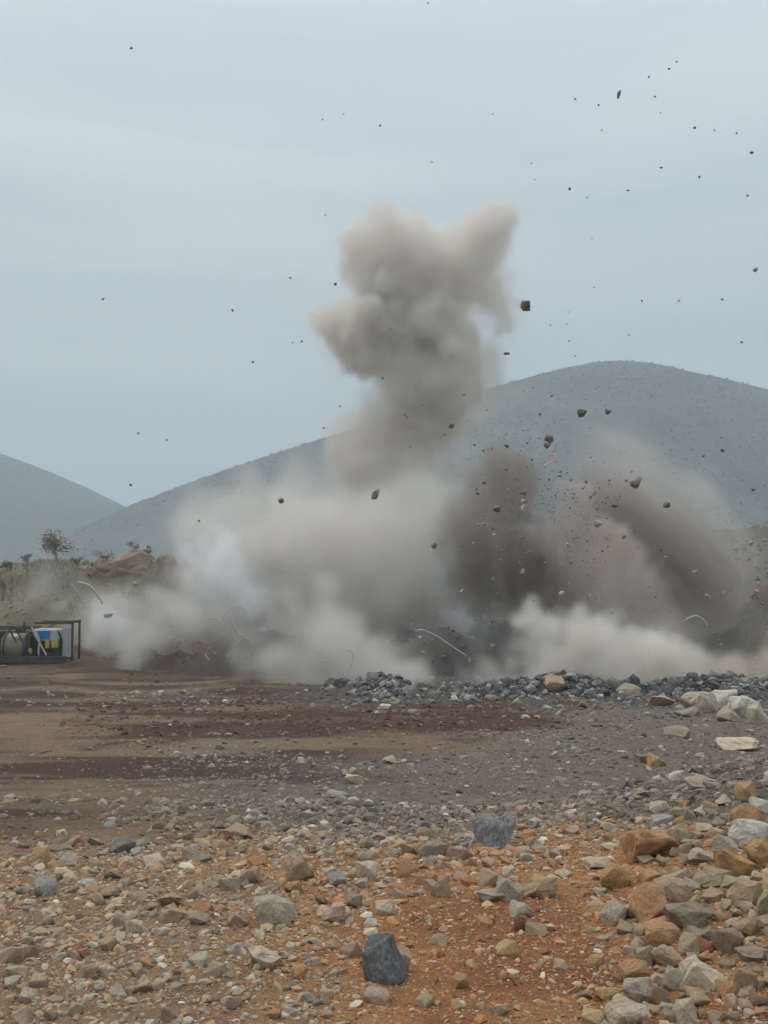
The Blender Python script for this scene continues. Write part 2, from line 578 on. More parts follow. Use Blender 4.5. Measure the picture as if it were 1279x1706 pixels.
# ------------------------------------------------------------------ gravel and rubble too small or too many to count
PAL = {
    'near': (np.array([[.40, .285, .185], [.34, .255, .18], [.46, .35, .245], [.40, .23, .12], [.26, .20, .15], [.43, .275, .155], [.37, .31, .25], [.26, .145, .085], [.56, .48, .38]]),
             [.2, .16, .12, .12, .1, .1, .1, .05, .05]),
    'orange': (np.array([[.43, .215, .10], [.35, .155, .07], [.47, .29, .16], [.42, .31, .21], [.52, .42, .31], [.34, .29, .24]]), [.3, .2, .22, .15, .08, .05]),
    'grey': (np.array([[.25, .208, .165], [.15, .127, .105], [.34, .295, .245], [.20, .163, .127], [.27, .20, .145], [.45, .405, .345]]), [.32, .24, .1, .18, .1, .06]),
    'dark': (np.array([[.12, .112, .103], [.19, .176, .16], [.28, .262, .24], [.085, .078, .073], [.40, .385, .36]]), [.33, .27, .2, .12, .08]),
    'red': (np.array([[.13, .072, .05], [.17, .105, .075], [.10, .06, .045], [.26, .20, .155]]), [.4, .3, .2, .1]),
    'dirt': (np.array([[.24, .175, .12], [.20, .145, .10], [.30, .235, .18], [.34, .31, .27]]), [.4, .3, .2, .1]),
}


def pick(pal, n):
    c, p = PAL[pal]
    p = np.array(p) / sum(p)
    return c[rng.choice(len(c), n, p=p)] * rng.uniform(.78, 1.22, (n, 1))


def scatter(n, y0, y1, wide=1.12):
    # even over the picture rather than over the ground: nearer pieces are drawn finer
    y = np.exp(rng.uniform(math.log(y0), math.log(y1), n))
    x = rng.uniform(-1, 1, n) * (0.366 * wide * y + 1.3)
    return x, y


def gravel(name, label, n, y0, y1, pxmin, pxmax, power, soil_col=False):
    x, y = scatter(n, y0, y1)
    z = ground_z(x, y)
    u, v = project(x, y, z)
    un = u + (fbm2(x * .7, y * .7, 81, 3) - .5) * 200
    vn = v + (fbm2(x * .6, y * .25, 52, 4) - .5) * 60
    q = rng.random(n)
    rpx = pxmin * (1 - q * (1 - (pxmin / pxmax) ** power)) ** (-1 / power)      # power-law sizes
    r = rpx / 2 * y / 1749.0
    # how stony each belt is
    dens = np.ones(n)
    left = (1 - sstep(180, 520, un + (1380 - vn) * .9)) * sstep(1100, 1130, vn) * (1 - sstep(1385, 1440, vn))
    dens *= 1 - 0.88 * np.maximum(left, (y > 40) * (y < 57) * (un < 500))
    belt = sstep(1160, 1185, vn) * (1 - sstep(1214, 1232, vn)) * (1 - sstep(880, 1010, un))
    dens *= 1 - 0.35 * belt
    strip = sstep(1215, 1228, vn) * (1 - sstep(1245, 1265, vn)) * sstep(300, 480, un) * (1 - sstep(760, 900, un))
    dens *= 1 - 0.8 * strip
    soil = sstep(1400, 1470, vn) * sstep(600, 700, un) * (1 - sstep(960, 1090, un + (vn - 1550) * .3))
    big = rpx > 9
    dens *= np.where(big, 1 - 0.72 * soil, 1.0)
    clump = fbm2(x * 1.5, y * 1.5, 83, 3)
    dens *= np.where(v < 1400, 0.35 + 1.3 * sstep(.36, .6, clump), 1)
    dens = np.where(y > 55, dens * .7, dens)
    k = rng.random(n) < dens
    x, y, z, u, v, un, vn, r, rpx, left, belt, soil = (t[k] for t in (x, y, z, u, v, un, vn, r, rpx, left, belt, soil))
    n = len(x)
    c = pick('grey', n)
    m = rng.random(n)
    sel = lambda mask, pal: np.where(mask[:, None], pick(pal, n), c)
    c = sel(m < sstep(1350, 1420, vn), 'near')
    c = sel(rng.random(n) < sstep(1380, 1460, vn) * sstep(420, 760, un) * (.65 * soil + .35), 'orange')
    c = sel(rng.random(n) < left * .9, 'dirt')
    c = sel(rng.random(n) < belt * .92, 'red')
    c = sel((rng.random(n) < (1 - sstep(1165, 1200, vn)) * sstep(420, 620, un)), 'dark')
    c = sel((y > 40) & (un < 540), 'dirt') * np.where(((y > 40) & (un < 540))[:, None], .7, 1)
    c = sel((y > 57) & (x < 17), 'dark')
    c = sel((y > 80) & (x < -16), 'dirt')
    pos = np.stack([x, y, z + r * .06], -1)
    if soil_col:
        c = zones(x, y, z) * rng.uniform(.7, 1.45, (n, 1))
    o = pebble_cloud(name, pos, r, c)
    tag(o, label, 'gravel', kind='stuff')
    return o


gravel('gravel', 'fine tan and orange gravel strewn over the near soil', 60000, 2.6, 10.5, 4.6, 36, 1.7)
gravel('soil_grit', 'small clods and grit covering the near orange soil', 30000, 2.7, 9.0, 3.0, 14, 1.9, True)
gravel('grey_gravel', 'grey broken gravel spread across the quarry floor', 31000, 9.5, 44, 3.0, 18, 1.8)
gravel('rubble', 'dark blasted rubble on the muck pile and banks', 10500, 43, 104, 3.4, 18, 1.5)
# broken rock along the crest of the berm
nb_ = 5200
ub, yb = rng.uniform(540, 1320, nb_), rng.normal(40.0, 1.3, nb_)
xb = (ub - 639.5) / 1749 * yb
kb = fbm2(xb * .55, yb * .8, 95, 3) > rng.uniform(.34, .62, nb_)
xb, yb = xb[kb], yb[kb]
nb_ = len(xb)
zb = ground_z(xb, yb)
rb_ = np.clip(rng.exponential(.06, nb_) + .03, .03, .36)
berm = pebble_cloud('berm_rubble', np.stack([xb, yb, zb + rb_ * .3], -1), rb_, pick('dark', nb_), .85)
tag(berm, 'dark broken rock heaped along the low berm', 'rubble', kind='stuff')

# ------------------------------------------------------------------ single stones
def rock_mesh(name, seed, npts=15, bevel=0.05, cuts=0, rough=0.0, box=0.35):
    rg = np.random.default_rng(seed)
    p = rg.normal(size=(npts, 3)); p /= np.linalg.norm(p, axis=1, keepdims=True)
    p = np.sign(p) * np.abs(p) ** (1 - box) * rg.uniform(.8, 1.08, (npts, 1))
    bm = bmesh.new()
    for q in p:
        bm.verts.new(q)
    r = bmesh.ops.convex_hull(bm, input=bm.verts)
    bmesh.ops.delete(bm, geom=[v for v in r['geom_interior'] if isinstance(v, bmesh.types.BMVert)], context='VERTS')
    bmesh.ops.dissolve_limit(bm, angle_limit=math.radians(9), verts=bm.verts, edges=bm.edges)
    if bevel:
        bmesh.ops.bevel(bm, geom=list(bm.edges), offset=bevel, segments=1, affect='EDGES', clamp_overlap=True)
    bmesh.ops.triangulate(bm, faces=bm.faces)
    if cuts:
        bmesh.ops.subdivide_edges(bm, edges=list(bm.edges), cuts=cuts, use_grid_fill=True)
        bmesh.ops.triangulate(bm, faces=bm.faces)
        co = np.array([v.co[:] for v in bm.verts])
        o = seed * 3.7
        d = sum((vn3(co[:, 0] * s + o, co[:, 1] * s + 5, co[:, 2] * s + 9, seed) - .5) * a for s, a in ((1.6, .30), (3.5, .16), (7.5, .09)))
        nn = co / np.linalg.norm(co, axis=1, keepdims=True)
        co = co + nn * (d * rough)[:, None]
        for v, c in zip(bm.verts, co):
            v.co = c
    co = np.array([v.co[:] for v in bm.verts])
    lo, hi = co.min(0), co.max(0)
    for v in bm.verts:
        v.co = [2 * (v.co[i] - lo[i]) / (hi[i] - lo[i]) - 1 for i in range(3)]
    bmesh.ops.recalc_face_normals(bm, faces=bm.faces)
    me = bpy.data.meshes.new(name)
    bm.to_mesh(me); bm.free()
    return me


ROCKS = [rock_mesh('stone', 100 + k, 12 + k % 7, 0.07, 1, 0.6, 0.2 + 0.05 * (k % 5)) for k in range(18)]
BIG = [rock_mesh('boulder', 300 + k, 15 + k % 4, 0.06, 3, 0.8, 0.3) for k in range(8)]
FLY = [rock_mesh('flying_stone', 500 + k, 11 + k % 5, 0.0, 1, 0.5, 0.15) for k in range(10)]
for me in ROCKS + BIG + FLY:
    me.materials.append(M_STONE)
BIGV = [rock_mesh('veined_boulder', 381 + k, 16, 0.05, 3, 1.2, 0.3) for k in range(3)]
for me in BIGV:
    me.materials.append(M_VEIN)

SC_COL = {
    'grey': (.31, .258, .205), 'light grey': (.46, .395, .315), 'cream': (.60, .49, .36), 'tan': (.48, .34, .22), 'ochre': (.46, .27, .12),
    'orange': (.50, .27, .13), 'rust': (.30, .115, .06), 'pink': (.52, .365, .28), 'yellow': (.52, .36, .17), 'dark': (.17, .168, .165),
    'brown': (.29, .20, .14), 'white': (.58, .545, .49), 'blue grey': (.35, .345, .335), 'olive': (.42, .345, .22),
}


def put_stone(name, px, py, wpx, hpx, colour, label, cat, mesh=None, group=None, sink=0.27, jitter=1.0, turn=None):
    g = hit(px, py + hpx * 0.40)
    y = g[1]
    wdt, hgt = wpx * y / 1749.0, hpx * y / 1749.0
    me = mesh or (BIG[int(rng.integers(len(BIG)))] if wpx >= 46 else ROCKS[int(rng.integers(len(ROCKS)))])
    o = link(name, me)
    zr = hgt * 0.5 / 0.94
    o.location = (g[0], y + wdt * .25, g[2] + zr * (1 - sink * 2) + 0.0)
    gz = float(ground_z(np.array([o.location[0]]), np.array([o.location[1]]))[0])
    o.location[2] = 0.5 * o.location[2] + 0.5 * (gz + zr * (1 - sink * 2))
    o.scale = (wdt * .56, wdt * .5, zr * 1.12)
    a = 0.28 * jitter
    o.rotation_euler = (rng.uniform(-a, a), rng.uniform(-a, a), (rng.choice([0, math.pi]) + rng.uniform(-.5, .5)) if turn is None else turn)
    c = np.array(SC_COL[colour]) * rng.uniform(.88, 1.12)
    o.color = (*c, 1)
    tag(o, label, cat, group)
    return o


# x, y, width, height in the photograph; colour; what singles it out
NAMED = [
    ('boulder', 640, 1604, 66, 82, 'dark', 'dark grey boulder with a pale pink side, standing alone on the near soil', BIGV[0]),
    ('boulder', 820, 1388, 68, 58, 'blue grey', 'large blue-grey boulder with pale streaks at the edge of the orange soil', BIGV[1]),
    ('boulder', 1088, 1405, 82, 62, 'orange', 'largest pale orange boulder in the stone bank', BIG[0]),
    ('boulder', 1230, 1440, 68, 50, 'ochre', 'bright ochre boulder cut off least by the picture edge, in the stone bank', BIG[1]),
    ('boulder', 1272, 1424, 44, 52, 'ochre', 'ochre boulder touching the picture edge above the grey stones', BIG[2]),
    ('boulder', 1255, 1388, 60, 42, 'white', 'pale whitish boulder behind the two ochre boulders', BIG[3]),
    ('boulder', 1087, 1508, 58, 64, 'orange', 'tall orange boulder leaning beside the round tan stone', BIG[4]),
    ('boulder', 1123, 1488, 58, 50, 'tan', 'round tan boulder against the tall orange one', BIG[5]),
    ('boulder', 1180, 1632, 64, 48, 'cream', 'cream angular boulder, brightest of the lower stone bank', BIG[6]),
    ('boulder', 1048, 1692, 64, 40, 'cream', 'cream and orange boulder at the bottom edge', BIG[7]),
    ('boulder', 1150, 1528, 70, 38, 'grey', 'long grey layered boulder below the round tan one', BIG[2]),
    ('boulder', 452, 1520, 66, 48, 'light grey', 'light grey boulder half stained tan, in the gravel', BIG[5]),
    ('boulder', 497, 1447, 46, 50, 'tan', 'upright pale tan boulder with a dark hollow beside it', BIG[3]),
    ('boulder', 900, 1482, 66, 34, 'tan', 'long tan boulder lying aslant on the orange soil', BIG[1]),
    ('boulder', 848, 1484, 48, 38, 'light grey', 'light grey boulder beside the long tan one', BIG[6]),
    ('boulder', 1237, 1243, 64, 20, 'cream', 'flat pale slab lying on the grey floor near the picture edge', BIG[4]),
    ('stone', 1130, 1220, 42, 26, 'grey', 'grey stone alone on the floor below the white blocks', None),
    ('stone', 1095, 1268, 30, 20, 'ochre', 'rust orange stone alone on the grey gravel floor', None),
    ('stone', 1072, 1264, 24, 16, 'brown', 'brown stone touching the rust orange one on the grey floor', None),
    ('stone', 1170, 1306, 46, 24, 'light grey', 'pale grey stone with a dark underside on the grey gravel floor', None),
    ('stone', 1104, 1368, 34, 20, 'blue grey', 'blue-grey stone behind the largest pale orange boulder', None),
    ('stone', 590, 1298, 27, 18, 'cream', 'pale stone standing out of the grey gravel belt', None),
    ('stone', 565, 1324, 38, 14, 'blue grey', 'flat blue-grey stone just below the pale one in the grey gravel', None),
    ('stone', 870, 1350, 22, 18, 'pink', 'small pink stone on the grey floor beyond the blue-grey boulder', None),
    ('stone', 1025, 1462, 46, 44, 'ochre', 'ochre brown stone under the pale flat one, near the stone bank', None),
    ('stone', 1000, 1440, 46, 16, 'cream', 'pale flat stone lying above the ochre brown one', None),
    ('stone', 996, 1514, 30, 27, 'yellow', 'yellow tan stone next to the pale cube-like one', None),
    ('stone', 1028, 1526, 43, 37, 'light grey', 'pale grey cube-like stone on the rust soil', None),
    ('stone', 1105, 1560, 56, 38, 'orange', 'orange stone below the tall orange boulder', None),
    ('stone', 1148, 1577, 30, 38, 'olive', 'grey olive stone wedged between orange and brown stones', None),
    ('stone', 1181, 1580, 34, 22, 'rust', 'low rust red stone in the stone bank', None),
    ('stone', 1218, 1572, 46, 46, 'brown', 'brown stone with orange stains in the stone bank', None),
    ('stone', 1248, 1545, 40, 38, 'tan', 'tan stone above the brown stained one', None),
    ('stone', 1190, 1466, 52, 30, 'olive', 'olive tan slab below the bright ochre boulder', None),
    ('stone', 1245, 1492, 50, 40, 'tan', 'large tan stone below the ochre boulders', None),
    ('stone', 1272, 1512, 24, 56, 'olive', 'tall olive stone cut by the picture edge', None),
    ('stone', 1210, 1412, 38, 36, 'light grey', 'pale grey stone between the orange and ochre boulders', None),
    ('stone', 1245, 1358, 42, 36, 'orange', 'orange red streaked stone high in the stone bank', None),
    ('stone', 1270, 1344, 32, 22, 'white', 'white stone at the top of the stone bank by the edge', None),
    ('stone', 1250, 1320, 42, 28, 'ochre', 'topmost ochre stone of the stone bank', None),
    ('stone', 1132, 1394, 42, 36, 'olive', 'greenish grey stone beside the largest pale orange boulder', None),
    ('stone', 1174, 1430, 42, 24, 'light grey', 'flat light grey stone above the olive slab', None),
    ('stone', 1075, 1595, 28, 40, 'olive', 'narrow olive stone standing at the foot of the bank', None),
    ('stone', 1118, 1600, 52, 32, 'tan', 'tan banded stone in the lower stone bank', None),
    ('stone', 1153, 1612, 34, 34, 'cream', 'cream stone above the brightest angular boulder', None),
    ('stone', 1123, 1634, 38, 38, 'light grey', 'greyish stone next to the brightest cream boulder', None),
    ('stone', 1070, 1655, 48, 42, 'light grey', 'light grey rounded stone near the bottom edge', None),
    ('stone', 1015, 1660, 42, 32, 'ochre', 'ochre stone near the bottom edge beside the light grey one', None),
    ('stone', 1245, 1634, 34, 46, 'tan', 'upright tan stone in the lower corner of the bank', None),
    ('stone', 1148, 1690, 44, 36, 'cream', 'pale stone at the bottom edge under the cream boulder', None),
    ('stone', 990, 1697, 34, 24, 'yellow', 'yellow stone cut by the bottom edge', None),
    ('stone', 1260, 1592, 52, 26, 'grey', 'flat grey stone at the picture edge in the lower bank', None),
    ('stone', 993, 1602, 26, 24, 'ochre', 'small ochre stone alone on the rust soil', None),
    ('stone', 1060, 1622, 42, 34, 'orange', 'orange stone touching the narrow olive one', None),
    ('stone', 1104, 1662, 26, 34, 'brown', 'brown stone behind the light grey rounded one', None),
    ('stone', 722, 1418, 44, 32, 'grey', 'grey striped stone next to the blue-grey boulder', None),
    ('stone', 762, 1422, 34, 24, 'tan', 'tan stone between two grey stones by the blue-grey boulder', None),
    ('stone', 680, 1450, 34, 32, 'orange', 'orange tan stone below the grey striped one', None),
    ('stone', 735, 1480, 30, 34, 'tan', 'tan wedge-shaped stone on the orange soil', None),
    ('stone', 813, 1466, 42, 26, 'tan', 'tan stone behind the light grey boulder', None),
    ('stone', 818, 1493, 48, 20, 'light grey', 'low light grey stone in front of the tan ones', None),
    ('stone', 870, 1518, 36, 26, 'light grey', 'light grey stone lying on a dark red one', None),
    ('stone', 871, 1541, 26, 26, 'rust', 'dark red stone under the light grey one', None),
    ('stone', 895, 1550, 34, 24, 'tan', 'tan stone beside the dark red one', None),
    ('stone', 845, 1583, 44, 26, 'yellow', 'yellow tan stone with a ridge, alone on orange soil', None),
    ('stone', 768, 1637, 22, 26, 'orange', 'small orange stone on bare soil', None),
    ('stone', 732, 1567, 28, 18, 'tan', 'small tan stone on bare soil beside the dark boulder', None),
    ('stone', 628, 1662, 44, 26, 'pink', 'pinkish stone under the dark grey boulder', None),
    ('stone', 668, 1600, 26, 46, 'pink', 'pink grey stone leaning on the dark grey boulder', None),
    ('stone', 835, 1684, 26, 20, 'tan', 'tan stone at the bottom of the orange soil', None),
    ('stone', 709, 1670, 26, 22, 'olive', 'olive stone on the soil near the bottom edge', None),
    ('stone', 555, 1523, 54, 28, 'pink', 'pink flat stone aslant in the gravel', None),
    ('stone', 440, 1598, 58, 34, 'cream', 'cream long stone in the gravel', None),
    ('stone', 412, 1460, 34, 32, 'tan', 'tan square stone beside the upright pale boulder', None),
    ('stone', 395, 1388, 44, 26, 'tan', 'tan stone with a flat top beyond the gravel', None),
    ('stone', 561, 1467, 27, 24, 'blue grey', 'blue-grey small stone beside the upright pale boulder', None),
    ('stone', 642, 1514, 30, 24, 'cream', 'cream small stone behind the dark grey boulder', None),
    ('stone', 581, 1585, 32, 26, 'pink', 'pink stone close beside the dark grey boulder', None),
    ('stone', 488, 1480, 30, 22, 'orange', 'orange tan stone under the upright pale boulder', None),
    ('stone', 70, 1428, 38, 36, 'yellow', 'bright yellow orange stone alone in the grey gravel', None),
    ('stone', 72, 1480, 34, 30, 'blue grey', 'blue-grey stone below the bright yellow orange one', None),
    ('stone', 137, 1590, 17, 17, 'orange', 'small bright orange stone in the tan gravel', None),
    ('stone', 14, 1592, 38, 28, 'pink', 'pale pink stone at the picture edge', None),
    ('stone', 202, 1412, 40, 24, 'dark', 'dark grey stone at the far edge of the gravel', None),
    ('stone', 280, 1500, 38, 22, 'tan', 'long tan stone half way to the light grey boulder', None),
    ('stone', 195, 1536, 40, 28, 'light grey', 'light grey stone with a dark underside in the gravel', None),
    ('stone', 925, 1148, 30, 26, 'tan', 'tan stone on the crest of the grey rubble berm', None),
    ('stone', 1048, 1151, 34, 22, 'light grey', 'pale stone on the crest of the grey rubble berm', None),
    ('stone', 1103, 1168, 40, 20, 'pink', 'pinkish stone where the berm meets the white blocks', None),
    ('block', 1168, 1172, 56, 40, 'light grey', 'tilted pale grey slab, first of the white blocks', None),
    ('block', 1204, 1164, 44, 40, 'white', 'white block with a flat top behind the tilted slab', None),
    ('block', 1240, 1178, 48, 42, 'white', 'white block standing highest near the picture edge', None),
    ('block', 1268, 1190, 36, 36, 'light grey', 'pale block cut by the picture edge', None),
    ('block', 1218, 1192, 34, 24, 'light grey', 'low pale block in front of the standing white one', None),
    ('block', 1150, 1186, 36, 20, 'grey', 'grey block at the foot of the white blocks', None),
]
for nm, px, py, wp, hp, colr, lab, me in NAMED:
    o = put_stone(nm, px, py, wp, hp, colr, lab, 'block' if nm == 'block' else ('boulder' if nm == 'boulder' else 'stone'), me,
                  {'block': 'white blocks at the end of the berm', 'boulder': 'boulders of the near ground', 'stone': 'single stones of the near ground'}[nm])
    if nm == 'block':
        o.rotation_euler[1] += rng.uniform(-.5, .5)

# medium stones filling the bank and the gravel: alike by belt
FILL = [
    ('stone bank at the picture edge', 'medium stone packed into the stone bank', 92, (1040, 1300, 1330, 1700), (20, 38), ['tan', 'light grey', 'cream', 'orange', 'brown', 'olive', 'tan', 'grey', 'ochre']),
    ('stones below the blue-grey boulder', 'small pale stone in the scatter below the blue-grey boulder', 40, (640, 1010, 1385, 1500), (13, 26), ['tan', 'light grey', 'cream', 'tan', 'pink', 'orange']),
    ('small stones on orange soil', 'small stone half sunk in the orange soil', 26, (660, 1040, 1510, 1700), (10, 20), ['orange', 'rust', 'tan', 'yellow', 'cream']),
    ('stones in the near gravel', 'medium stone lying in the tan and grey gravel', 92, (10, 640, 1400, 1700), (16, 36), ['tan', 'light grey', 'cream', 'pink', 'grey', 'brown', 'tan', 'orange', 'olive']),
    ('stones on the grey floor', 'pale stone on the grey gravel floor', 34, (430, 1270, 1245, 1365), (10, 20), ['light grey', 'grey', 'cream', 'grey', 'pink', 'light grey']),
    ('stones on the rubble berm', 'grey stone on the dark rubble berm', 30, (600, 1270, 1155, 1195), (10, 20), ['grey', 'light grey', 'dark', 'grey', 'white']),
]
LAND = [(640, 1604, 'the dark grey boulder'), (820, 1388, 'the blue-grey boulder'), (1088, 1405, 'the largest orange boulder'), (1230, 1440, 'the bright ochre boulder'),
        (1087, 1508, 'the tall orange boulder'), (1180, 1632, 'the cream angular boulder'), (452, 1520, 'the light grey boulder'), (497, 1447, 'the upright pale tan boulder'),
        (900, 1482, 'the long tan boulder'), (1237, 1243, 'the flat pale slab'), (1095, 1268, 'the rust orange stone'), (70, 1428, 'the bright yellow stone'),
        (1200, 1172, 'the white blocks'), (555, 1523, 'the pink flat stone'), (871, 1541, 'the dark red stone'), (440, 1598, 'the cream long stone'), (137, 1590, 'the small bright orange stone'),
        (590, 1298, 'the pale stone in the grey belt'), (202, 1412, 'the dark stone at the gravel edge'), (195, 1536, 'the light grey gravel stone'), (845, 1583, 'the ridged yellow stone'),
        (1015, 1660, 'the ochre stone at the bottom'), (925, 1148, 'the tan stone on the berm crest'), (14, 1592, 'the pale pink edge stone'), (1170, 1306, 'the pale stone on the grey floor')]
ORD = ['nearest', 'second', 'third', 'fourth', 'fifth', 'sixth', 'seventh', 'eighth', 'ninth', 'tenth', 'eleventh', 'twelfth', 'thirteenth', 'fourteenth']


def where(px, py):
    d, lx, ly, nm = min((math.hypot(px - a, (py - b) * 1.6), a, b, c) for a, b, c in LAND)
    dx, dy = px - lx, (py - ly) * 1.6
    side = ('right of' if dx > 0 else 'left of') if abs(dx) > abs(dy) else ('in front of' if dy > 0 else 'behind')
    return d, side, nm


taken = [(n_[1], n_[2], n_[3]) for n_ in NAMED]
filled = []
for grp, lab, cnt, (x0, x1, y0, y1), (s0, s1), colz in FILL:
    k = tries = 0
    while k < cnt and tries < 4000:
        tries += 1
        px, py = rng.uniform(x0, x1), rng.uniform(y0, y1)
        if grp.startswith('stone bank') and px < 1060 + abs(py - 1560) * .25 - 20:
            continue
        wp = s0 + (s1 - s0) * rng.random() ** 1.6
        if any(abs(px - a) < (wp + c) * .36 and abs(py - b) < (wp + c) * .27 for a, b, c in taken):
            continue
        taken.append((px, py, wp))
        k += 1
        cn = colz[int(rng.integers(len(colz)))]
        o = put_stone('stone', px, py, wp, wp * rng.uniform(.5, .85), cn, lab, 'stone', None, grp, jitter=1.6, turn=rng.uniform(0, 6.28))
        d, side, nm = where(px, py)
        filled.append((cn, side, nm, d, o))
seen_ = {}
for cn, side, nm, d, o in sorted(filled, key=lambda t_: t_[3]):
    i = seen_.get((cn, side, nm), 0)
    seen_[(cn, side, nm)] = i + 1
    o['label'] = f"{ORD[min(i, 13)]} medium {cn.replace('blue grey', 'blue-grey')} stone {side} {nm}"

# ------------------------------------------------------------------ stones in the air
def fly(px, py, wp, hp, shade, y, label, group, roll=None):
    p = at(px, py, y)
    o = link('flying_stone', FLY[int(rng.integers(len(FLY)))], loc=p)
    s = y / 1749.0
    o.scale = (wp * s * .55, (wp + hp) * s * .25, hp * s * .55)
    o.rotation_euler = (rng.uniform(-.3, .3), rng.uniform(-.2, .2) if roll is None else roll, rng.uniform(-.4, .4))
    c = {'d': (.10, .10, .10), 'g': (.18, .175, .165), 'l': (.46, .44, .41), 't': (.26, .21, .16)}[shade]
    o.color = (*c, 1)
    tag(o, label, 'stone', group)
    return o


BIGFLY = [
    (875, 509, 15, 17, 'd', 46, 'dark flying stone, the only large one beside the top of the dust column'),
    (1031, 157, 5, 13, 'd', 44, 'narrow dark flying stone standing upright, highest of the large ones'),
    (969, 688, 18, 13, 'd', 45, 'dark hooked flying stone in front of the hill below its summit'),
    (1013, 686, 11, 9, 'g', 46, 'grey flying stone just beside the dark hooked one'),
    (914, 731, 14, 12, 'g', 45, 'upper of two grey flying stones touching above the pink ribbon'),
    (912, 742, 12, 12, 'g', 45.4, 'lower of two grey flying stones touching above the pink ribbon'),
    (1060, 804, 20, 19, 'g', 44, 'largest grey flying stone, diamond shaped, over the brown dust'),
    (1110, 841, 11, 10, 'd', 45, 'dark flying stone below the largest diamond shaped one'),
    (827, 847, 12, 12, 'g', 44, 'pale topped flying stone in front of the dark dust fan'),
    (873, 847, 12, 12, 'l', 44, 'pale flying stone, lowest of three in a column on the dark dust fan'),
    (872, 835, 9, 6, 'l', 44.4, 'pale flat flying stone, middle of three in a column'),
    (872, 821, 9, 8, 'g', 44.8, 'grey flying stone, topmost of three in a column'),
    (752, 709, 9, 9, 'g', 46, 'grey flying stone in front of the dust column, alone'),
    (844, 589, 10, 4, 'd', 47, 'flat dark flying stone between column and hilltop'),
    (996, 873, 12, 11, 'l', 44, 'pale flying stone with a point, beside the brown dust'),
    (1023, 843, 10, 6, 'd', 45, 'flat dark flying stone below and left of the diamond shaped one'),
    (625, 823, 11, 17, 't', 50, 'brown flying clod in front of the pale dust, upright'),
    (468, 834, 9, 9, 't', 52, 'small brown clod over the pale dust cloud'),
    (723, 909, 10, 9, 'g', 45, 'grey flying stone at the edge between pale and dark dust'),
    (820, 966, 9, 8, 'g', 44, 'grey flying stone low in the dark dust'),
    (935, 989, 9, 9, 'l', 44, 'pale flying stone just above the white billow'),
    (1207, 988, 9, 8, 'l', 50, 'pale flying stone in front of the rubble bank'),
    (1258, 449, 9, 8, 'l', 45, 'pale flying stone against the sky by the picture edge'),
]
for b in BIGFLY:
    fly(*b[:6], b[6], 'large flying stones')
LANDF = [(875, 509, 'the dark stone by the column head'), (1031, 157, 'the upright narrow flying stone'), (969, 688, 'the dark hooked flying stone'), (914, 735, 'the two touching flying stones'),
         (1060, 804, 'the diamond shaped flying stone'), (827, 847, 'the pale topped flying stone'), (872, 835, 'the column of three flying stones'), (752, 709, 'the lone stone on the dust column'),
         (844, 589, 'the flat dark flying stone'), (996, 873, 'the pointed pale flying stone'), (625, 823, 'the upright brown clod'), (820, 966, 'the grey stone low in dark dust'),
         (935, 989, 'the pale stone above the billow'), (1207, 988, 'the pale stone before the rubble bank'), (1258, 449, 'the pale stone by the sky edge'), (468, 834, 'the small brown clod')]
flown = []
SMALLFLY = """683 745 3,740 724 4,790 741 5,805 751 4,813 749 3,819 748 4,843 743 6,878 738 4,886 766 4,843 783 5,860 799 3,808 803 9,794 815 4,795 822 6,808 822 4,
811 864 4,807 872 5,797 874 5,821 881 6,823 891 7,869 896 7,788 905 5,836 918 5,880 921 8,804 933 4,834 933 4,870 952 8,947 907 6,952 926 4,948 972 4,889 1001 4,769 985 6,
915 799 5,932 793 5,934 786 4,944 788 3,951 800 4,976 803 5,905 837 4,971 814 4,917 862 4,961 896 4,989 769 3,1052 786 3,1015 801 4,1043 801 5,984 828 6,994 848 4,
1046 878 3,1054 875 4,1039 895 6,1012 898 4,978 901 3,1003 918 4,1102 917 5,1109 928 4,1158 953 6,1161 988 6,1179 992 6,1082 977 4,1092 995 5,994 996 5,1019 1019 6,1140 1029 5,
1172 760 5,1203 751 7,1202 729 4,1254 816 6,1255 897 5,1251 906 7,772 658 4,703 675 3,707 682 3,674 691 3,678 695 3,779 701 3,888 646 3,919 660 5,899 690 6,807 677 2,810 683 3,872 717 3,
1081 128 4,1114 114 4,1127 103 5,958 165 4,997 175 4,1091 161 4,1100 188 3,1002 217 3,1157 213 5,1190 217 3,1227 222 4,1252 254 6,1101 279 5,1165 295 5,949 315 5,1046 317 5,891 299 3,885 272 3,
978 329 3,1245 326 5,986 397 3,1131 501 5,1069 501 4,1203 499 5,1235 570 5,1047 558 3,947 520 3,944 540 3,948 568 3,917 542 3,958 593 3,990 479 3,218 80 5,572 190 3,537 199 3,633 209 4,541 358 4,
483 463 4,559 473 6,172 498 6,387 517 5,421 603 4,502 569 4,566 677 5,539 713 4,230 722 4,278 733 4,218 808 6,719 270 3,713 5 3,820 190 3,487 571 3,637 630 4,650 549 3,331 868 5"""
